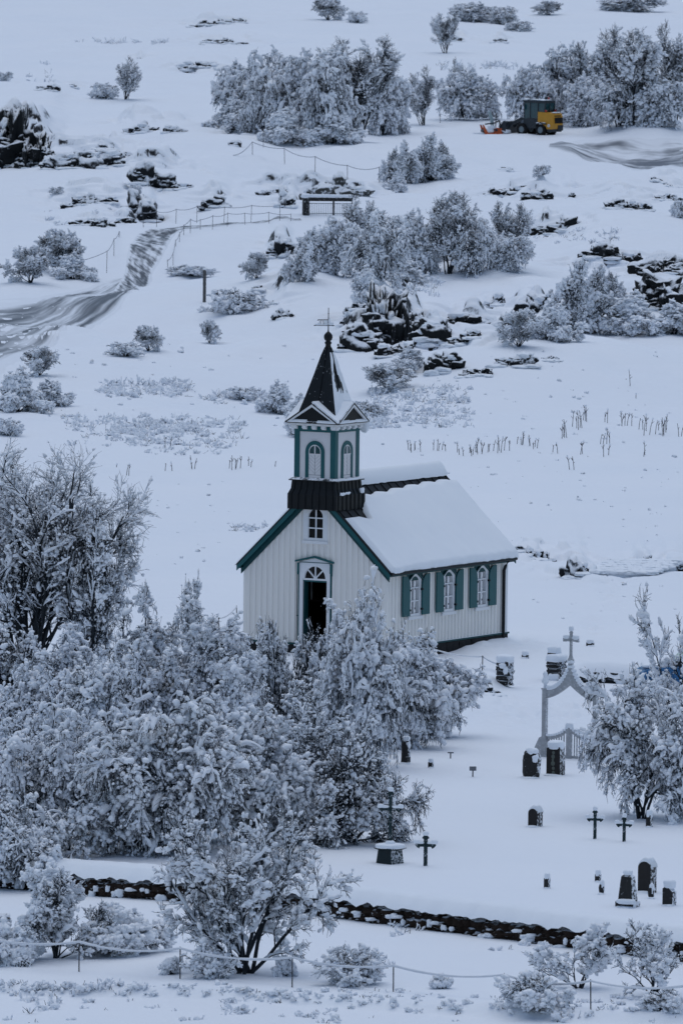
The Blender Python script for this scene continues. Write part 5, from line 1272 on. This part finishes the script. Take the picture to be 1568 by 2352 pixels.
for k_, ch in enumerate(('2', '5')):
    c_ = bpy.data.curves.new('digit', 'FONT'); c_.body = ch; c_.size = .13; c_.extrude = .001; t0_ = bpy.data.objects.new('digit', c_); C.objects.link(t0_)
    bpy.context.view_layer.update(); me_ = bpy.data.meshes.new_from_object(t0_); bpy.data.objects.remove(t0_); t_ = bpy.data.objects.new('digit', me_); C.objects.link(t_); t_.parent = pl
    t_.location = (-.58, -.88-.075*k_, .615); t_.rotation_euler = (R(90), 0, R(-90)); me_.materials.append(M['ink'])
mb = MB(); mb.box(-.28,-1.212,1.235,.36,-1.17,1.285); mb.build('nameplate', M['ink'], ld)
mb = MB()
for (x, y) in ((-.5,-.08),(.5,-.08),(-.5,.52),(.5,.52),(-.46,1.0),(.46,1.0)): mb.box(x-.035,y-.035,.5,x+.035,y+.035,2.08)
mb.prism([(-.1,.45),(-.1,1.1),(.62,1.1),(1.02,1.0),(1.02,.45)], -.53, .53, 'x'); mb.box(-.53,-.12,1.43,.53,-.06,1.52); mb.build('cab_frame', M['darkm'], ld)
mb = MB(); mb.box(-.56,-.62,2.06,.56,1.05,2.2); mb.box(-.50,-.60,2.0,.50,-.55,2.08); mb.build('cab_roof', M['darkm'], ld)
for i, sh in enumerate([[(-.51,-.05,1.1),(-.51,.49,1.1),(-.51,.49,2.05),(-.51,-.05,2.05)],[(-.51,.55,1.1),(-.48,.97,1.02),(-.48,.97,2.05),(-.51,.55,2.05)],[(.51,-.05,1.1),(.51,.97,1.02),(.51,.97,2.05),(.51,-.05,2.05)],[(-.47,1.01,1.0),(.47,1.01,1.0),(.47,1.01,2.05),(-.47,1.01,2.05)]]):
    MB().add(sh, [(0,1,2,3)]).build('cab_window', M['cabglass'], ld)
mb = MB(); mb.prism([(-.55,1.50),(-.62,2.04),(-.08,2.04),(-.08,1.50)], -.50, .50, 'x'); mb.build('rear_window', M['cabglass'], ld)
mb = MB()
for (x0,x1) in ((-.54,-.46),(.46,.54),(-.03,.02)): mb.prism([(-.60,1.33),(-.65,2.06),(-.60,2.06),(-.55,1.33)], x0, x1, 'x')
mb.build('rear_pillar', M['darkm'], ld)
mb = MB(); mb.prism([(1.0,.35),(1.0,1.05),(1.28,.92),(1.5,.5),(1.5,.35)], -.36, .36, 'x'); mb.build('front_frame', M['greym'], ld)
mb = MB()
for x in (-.3, .3): mb.prism([(.9,1.02),(1.35,1.12),(2.0,.82),(2.35,.50),(2.3,.38),(1.95,.66),(1.3,.92),(.9,.86)], x-.06, x+.06, 'x')
mb.tube([(0,1.0,.72),(0,1.9,.55)], .06, 8); mb.build('lift_arm', M['darkm'], ld)
mb = MB(); mb.prism([(2.3,.12),(2.25,.80),(2.45,.86),(2.95,.22),(2.9,.12)], -.7, .7, 'x'); mb.build('bucket', M['darkm'], ld)
mb = MB()
for (x, y, z, a, b, c) in ((0,.2,2.22,.5,.75,.05),(-.4,.9,2.24,.14,.16,.09),(0,2.5,.84,.6,.16,.07),(-.55,-.36,.80,.14,.36,.06),(.55,-.36,.80,.14,.36,.06),(0,1.2,1.08,.25,.14,.05),(-.5,2.4,.2,.2,.3,.12),(.1,-1.0,1.47,.42,.12,.03)): mb.blob((x,y,z), (a,b,c), x*5+y*3, .25, .6)
mb.build('snow_load', M['snow_soft'], ld, True)
for x in (-.6,): 
    mb = MB()
for s_ in (-1, 1):
    mb = MB(); mb.prism([(-.80,.72),(-.76,.80),(-.36,.86),(.02,.74),(.06,.60),(-.02,.60),(-.06,.70),(-.36,.78),(-.7,.74)], s_*.40 if s_ > 0 else -.70, s_*.70 if s_ > 0 else -.40, 'x'); mb.build('mudguard', M['darkm'], ld)
mb = MB(); mb.lathe([(.05,2.2),(.05,2.25),(.07,2.26),(.075,2.36),(.04,2.40)], .28, -.3, 10); mb.build('beacon', M['redlens'], ld)
mb = MB(); mb.blob((-.02,-.35,2.36), (.09,.10,.11), 3, .1, .8); mb.tube([(-.02,-.35,2.2),(-.02,-.35,2.3)], .025, 6); mb.build('work_lamp', M['darkm'], ld)
mb = MB(); mb.tube([(-.55,1.0,1.6),(-.72,1.12,1.62),(-.72,1.12,1.9)], .016, 5); mb.box(-.78,1.08,1.62,-.66,1.13,1.92); mb.build('mirror', M['darkm'], ld)
for x in (-.5, .5): mb = MB(); mb.box(x-.05,-.72,1.50,x+.05,-.64,1.62); mb.build('tail_light', M['redlens'], ld)
# orange snow blower
p = G(1132, 308); sb = empty('snow_blower', (p[0], p[1], p[2]-.03), R(12), 'orange snow blower attachment with a pale upright chute lying left of the loader', 'snow blower')
mb = MB(); mb.prism([(-.62,.0),(-.78,.62),(-.70,.62),(-.42,.12),(.30,.16),(.34,.42),(.55,.42),(.55,.0)], -.42, -.36); mb.prism([(-.62,.0),(-.78,.62),(-.70,.62),(-.42,.12),(.30,.16),(.34,.42),(.55,.42),(.55,.0)], .36, .42)
mb.box(-.6,-.36,.0,.5,.36,.06); mb.prism([(.0,.06),(.0,.40),(.34,.42),(.34,.06)], -.36, .36); mb.build('auger_housing', M['orange'], sb)
mb = MB(); mb.tube([(-.62,-.36,.22),(-.62,.36,.22)], .12, 10); mb.tube([(.1,-.43,.3),(.1,-.38,.3)], .09, 8); mb.build('auger', M['darkm'], sb)
mb = MB(); mb.prism([(-.14,.40),(-.20,.95),(-.36,1.42),(-.22,1.48),(-.04,1.0),(.04,.40)], -.12, .12); mb.build('chute', M['chute'], sb)
mb = MB(); mb.tube([(.10,-.2,.42),(.12,-.2,1.32)], .035, 6); mb.build('chute_post', M['grey_wood'], sb)
mb = MB(); mb.tube([(-.62,-.38,.66),(.0,-.38,.74),(.30,-.38,.90)], .05, 6); mb.tube([(.30,-.38,.90),(.36,-.38,.4)], .05, 6)
for a in range(3): mb.tube([(.34,-.2+.12*a,.5),(.55,-.2+.12*a,.68+.05*a),(.75,-.2+.1*a,.50),(.72,-.2+.1*a,.3)], .022, 5)
mb.box(.40,-.34,.08,.82,.34,.42); mb.build('hitch_frame', M['darkm'], sb)
mb = MB()
for (x, z, a, c) in ((-.3,.24,.28,.16),(-.05,.46,.16,.10),(.6,.44,.2,.07),(-.2,.42,.16,.16),(-.75,.63,.05,.04)): mb.blob((x,-.1,z), (a,.3,c), x*7, .3, .6)
mb.blob((-.95,-.1,.05), (.4,.3,.10), 3, .2, .6); mb.build('snow_load', M['snow_soft'], sb, True)
# blue car half hidden behind the right hand tree
p = G(1606, 1600); cr = empty('parked_car', (p[0], p[1]+.4, p[2]-.05), R(92), 'blue car parked behind the snowy trees at the right edge', 'car')
cw = .85
mb = MB(); mb.prism([(-2.1,.35),(-2.12,.85),(-2.0,1.02),(.75,1.02),(1.7,.92),(1.98,.78),(2.02,.40),(1.9,.30),(-2.0,.30)], -cw, cw, 'x'); mb.build('body', M['blue'], cr)
mb = MB(); mb.prism([(-2.0,1.02),(-1.75,1.66),(-1.4,1.78),(.0,1.78),(.15,1.72),(.95,1.0)], -cw+.08, cw-.08, 'x'); mb.build('cabin', M['darkm'], cr)
mb = MB(); mb.prism([(-1.7,1.70),(-1.4,1.83),(.0,1.83),(.2,1.74)], -cw+.06, cw-.06, 'x'); mb.build('roof', M['blue'], cr)
for sx in (-1, 1):
    mb = MB(); x = sx*(cw-.07); mb.add([(x,-1.65,1.08),(x,-.7,1.08),(x,-.7,1.66),(x,-1.5,1.66)], [(0,1,2,3)]); mb.add([(x,-.6,1.08),(x,.45,1.08),(x,.05,1.64),(x,-.6,1.66)], [(0,1,2,3)]); mb.build('side_window', M['carglass'], cr)
    mb = MB(); x0, x1 = sorted((sx*cw, sx*(cw+.16))); mb.box(x0,.42,1.05,x1,.55,1.22); mb.build('mirror', M['darkm'], cr)
    mb = MB(); x0, x1 = sorted((sx*.5, sx*.78)); mb.box(x0,1.93,.66,x1,2.03,.80); mb.build('headlight', M['whitep'], cr)
mb = MB(); mb.add([(-.7,.28,1.68),(.7,.28,1.68),(.74,.90,1.08),(-.74,.90,1.08)], [(0,1,2,3)]); mb.build('windscreen', M['carglass'], cr)
for x in (-.8, .8): wheel(cr, x, 1.3, .34, .2); wheel(cr, x, -1.25, .34, .2)
mb = MB(); mb.box(-.86,1.18,.50,-.845,1.30,.58) ; mb.blob((-.87,-.05,.55), (.03,.05,.04), 3, .05, .9); mb.build('side_lamp', M['lamp'], cr)
mb = MB()
for (x, y, z, a, b, c) in ((0,-.75,1.86,.72,.85,.10),(0,1.35,1.0,.7,.5,.07),(0,.95,1.06,.7,.15,.05)): mb.blob((x,y,z), (a,b,c), y, .12, .6)
mb.build('snow_load', M['snow_soft'], cr, True)
# ================================================================ camera and light
cam = bpy.data.cameras.new('camera'); co = bpy.data.objects.new('camera', cam); C.objects.link(co)
m3 = Matrix((RV, UV_, -FW)).transposed(); co.matrix_world = Matrix.Translation((0, 0, CAMZ)) @ m3.to_4x4()
cam.sensor_fit = 'VERTICAL'; cam.sensor_height = 36; cam.lens = 36*F/IH; cam.clip_start = 1; cam.clip_end = 6000
cam.dof.use_dof = True; cam.dof.focus_distance = 318; cam.dof.aperture_fstop = 5.6
SC.camera = co
w = bpy.data.worlds.new('World'); SC.world = w; w.use_nodes = True
nt = w.node_tree; bg = nt.nodes['Background']; sky = nt.nodes.new('ShaderNodeTexSky'); sky.sky_type = 'NISHITA'
SUN_EL, SUN_AZ = R(80), R(350)
sky.sun_disc = False; sky.sun_elevation = SUN_EL; sky.sun_rotation = SUN_AZ; sky.dust_density = .2; sky.air_density = 1.0; sky.ozone_density = 2.5
nt.links.new(sky.outputs[0], bg.inputs[0]); bg.inputs[1].default_value = .098
sd = bpy.data.lights.new('sun', 'SUN'); sd.energy = 1.35; sd.angle = R(85); sd.color = (.99, 1.0, .97)
so = bpy.data.objects.new('sun', sd); C.objects.link(so)
# direction towards the sun: sky rotation is measured from +Y clockwise seen from above
tv = Vector((math.sin(SUN_AZ)*math.cos(SUN_EL), math.cos(SUN_AZ)*math.cos(SUN_EL), math.sin(SUN_EL)))
so.rotation_euler = tv.to_track_quat('Z', 'Y').to_euler()
SC.view_settings.view_transform = 'Standard'; SC.view_settings.look = 'None'; SC.view_settings.exposure = 0; SC.view_settings.gamma = 1
SC.render.engine = 'CYCLES'; SC.cycles.use_denoising = True; SC.cycles.denoiser = 'OPENIMAGEDENOISE'
SC.cycles.max_bounces = 8; SC.cycles.diffuse_bounces = 4; SC.cycles.transparent_max_bounces = 8
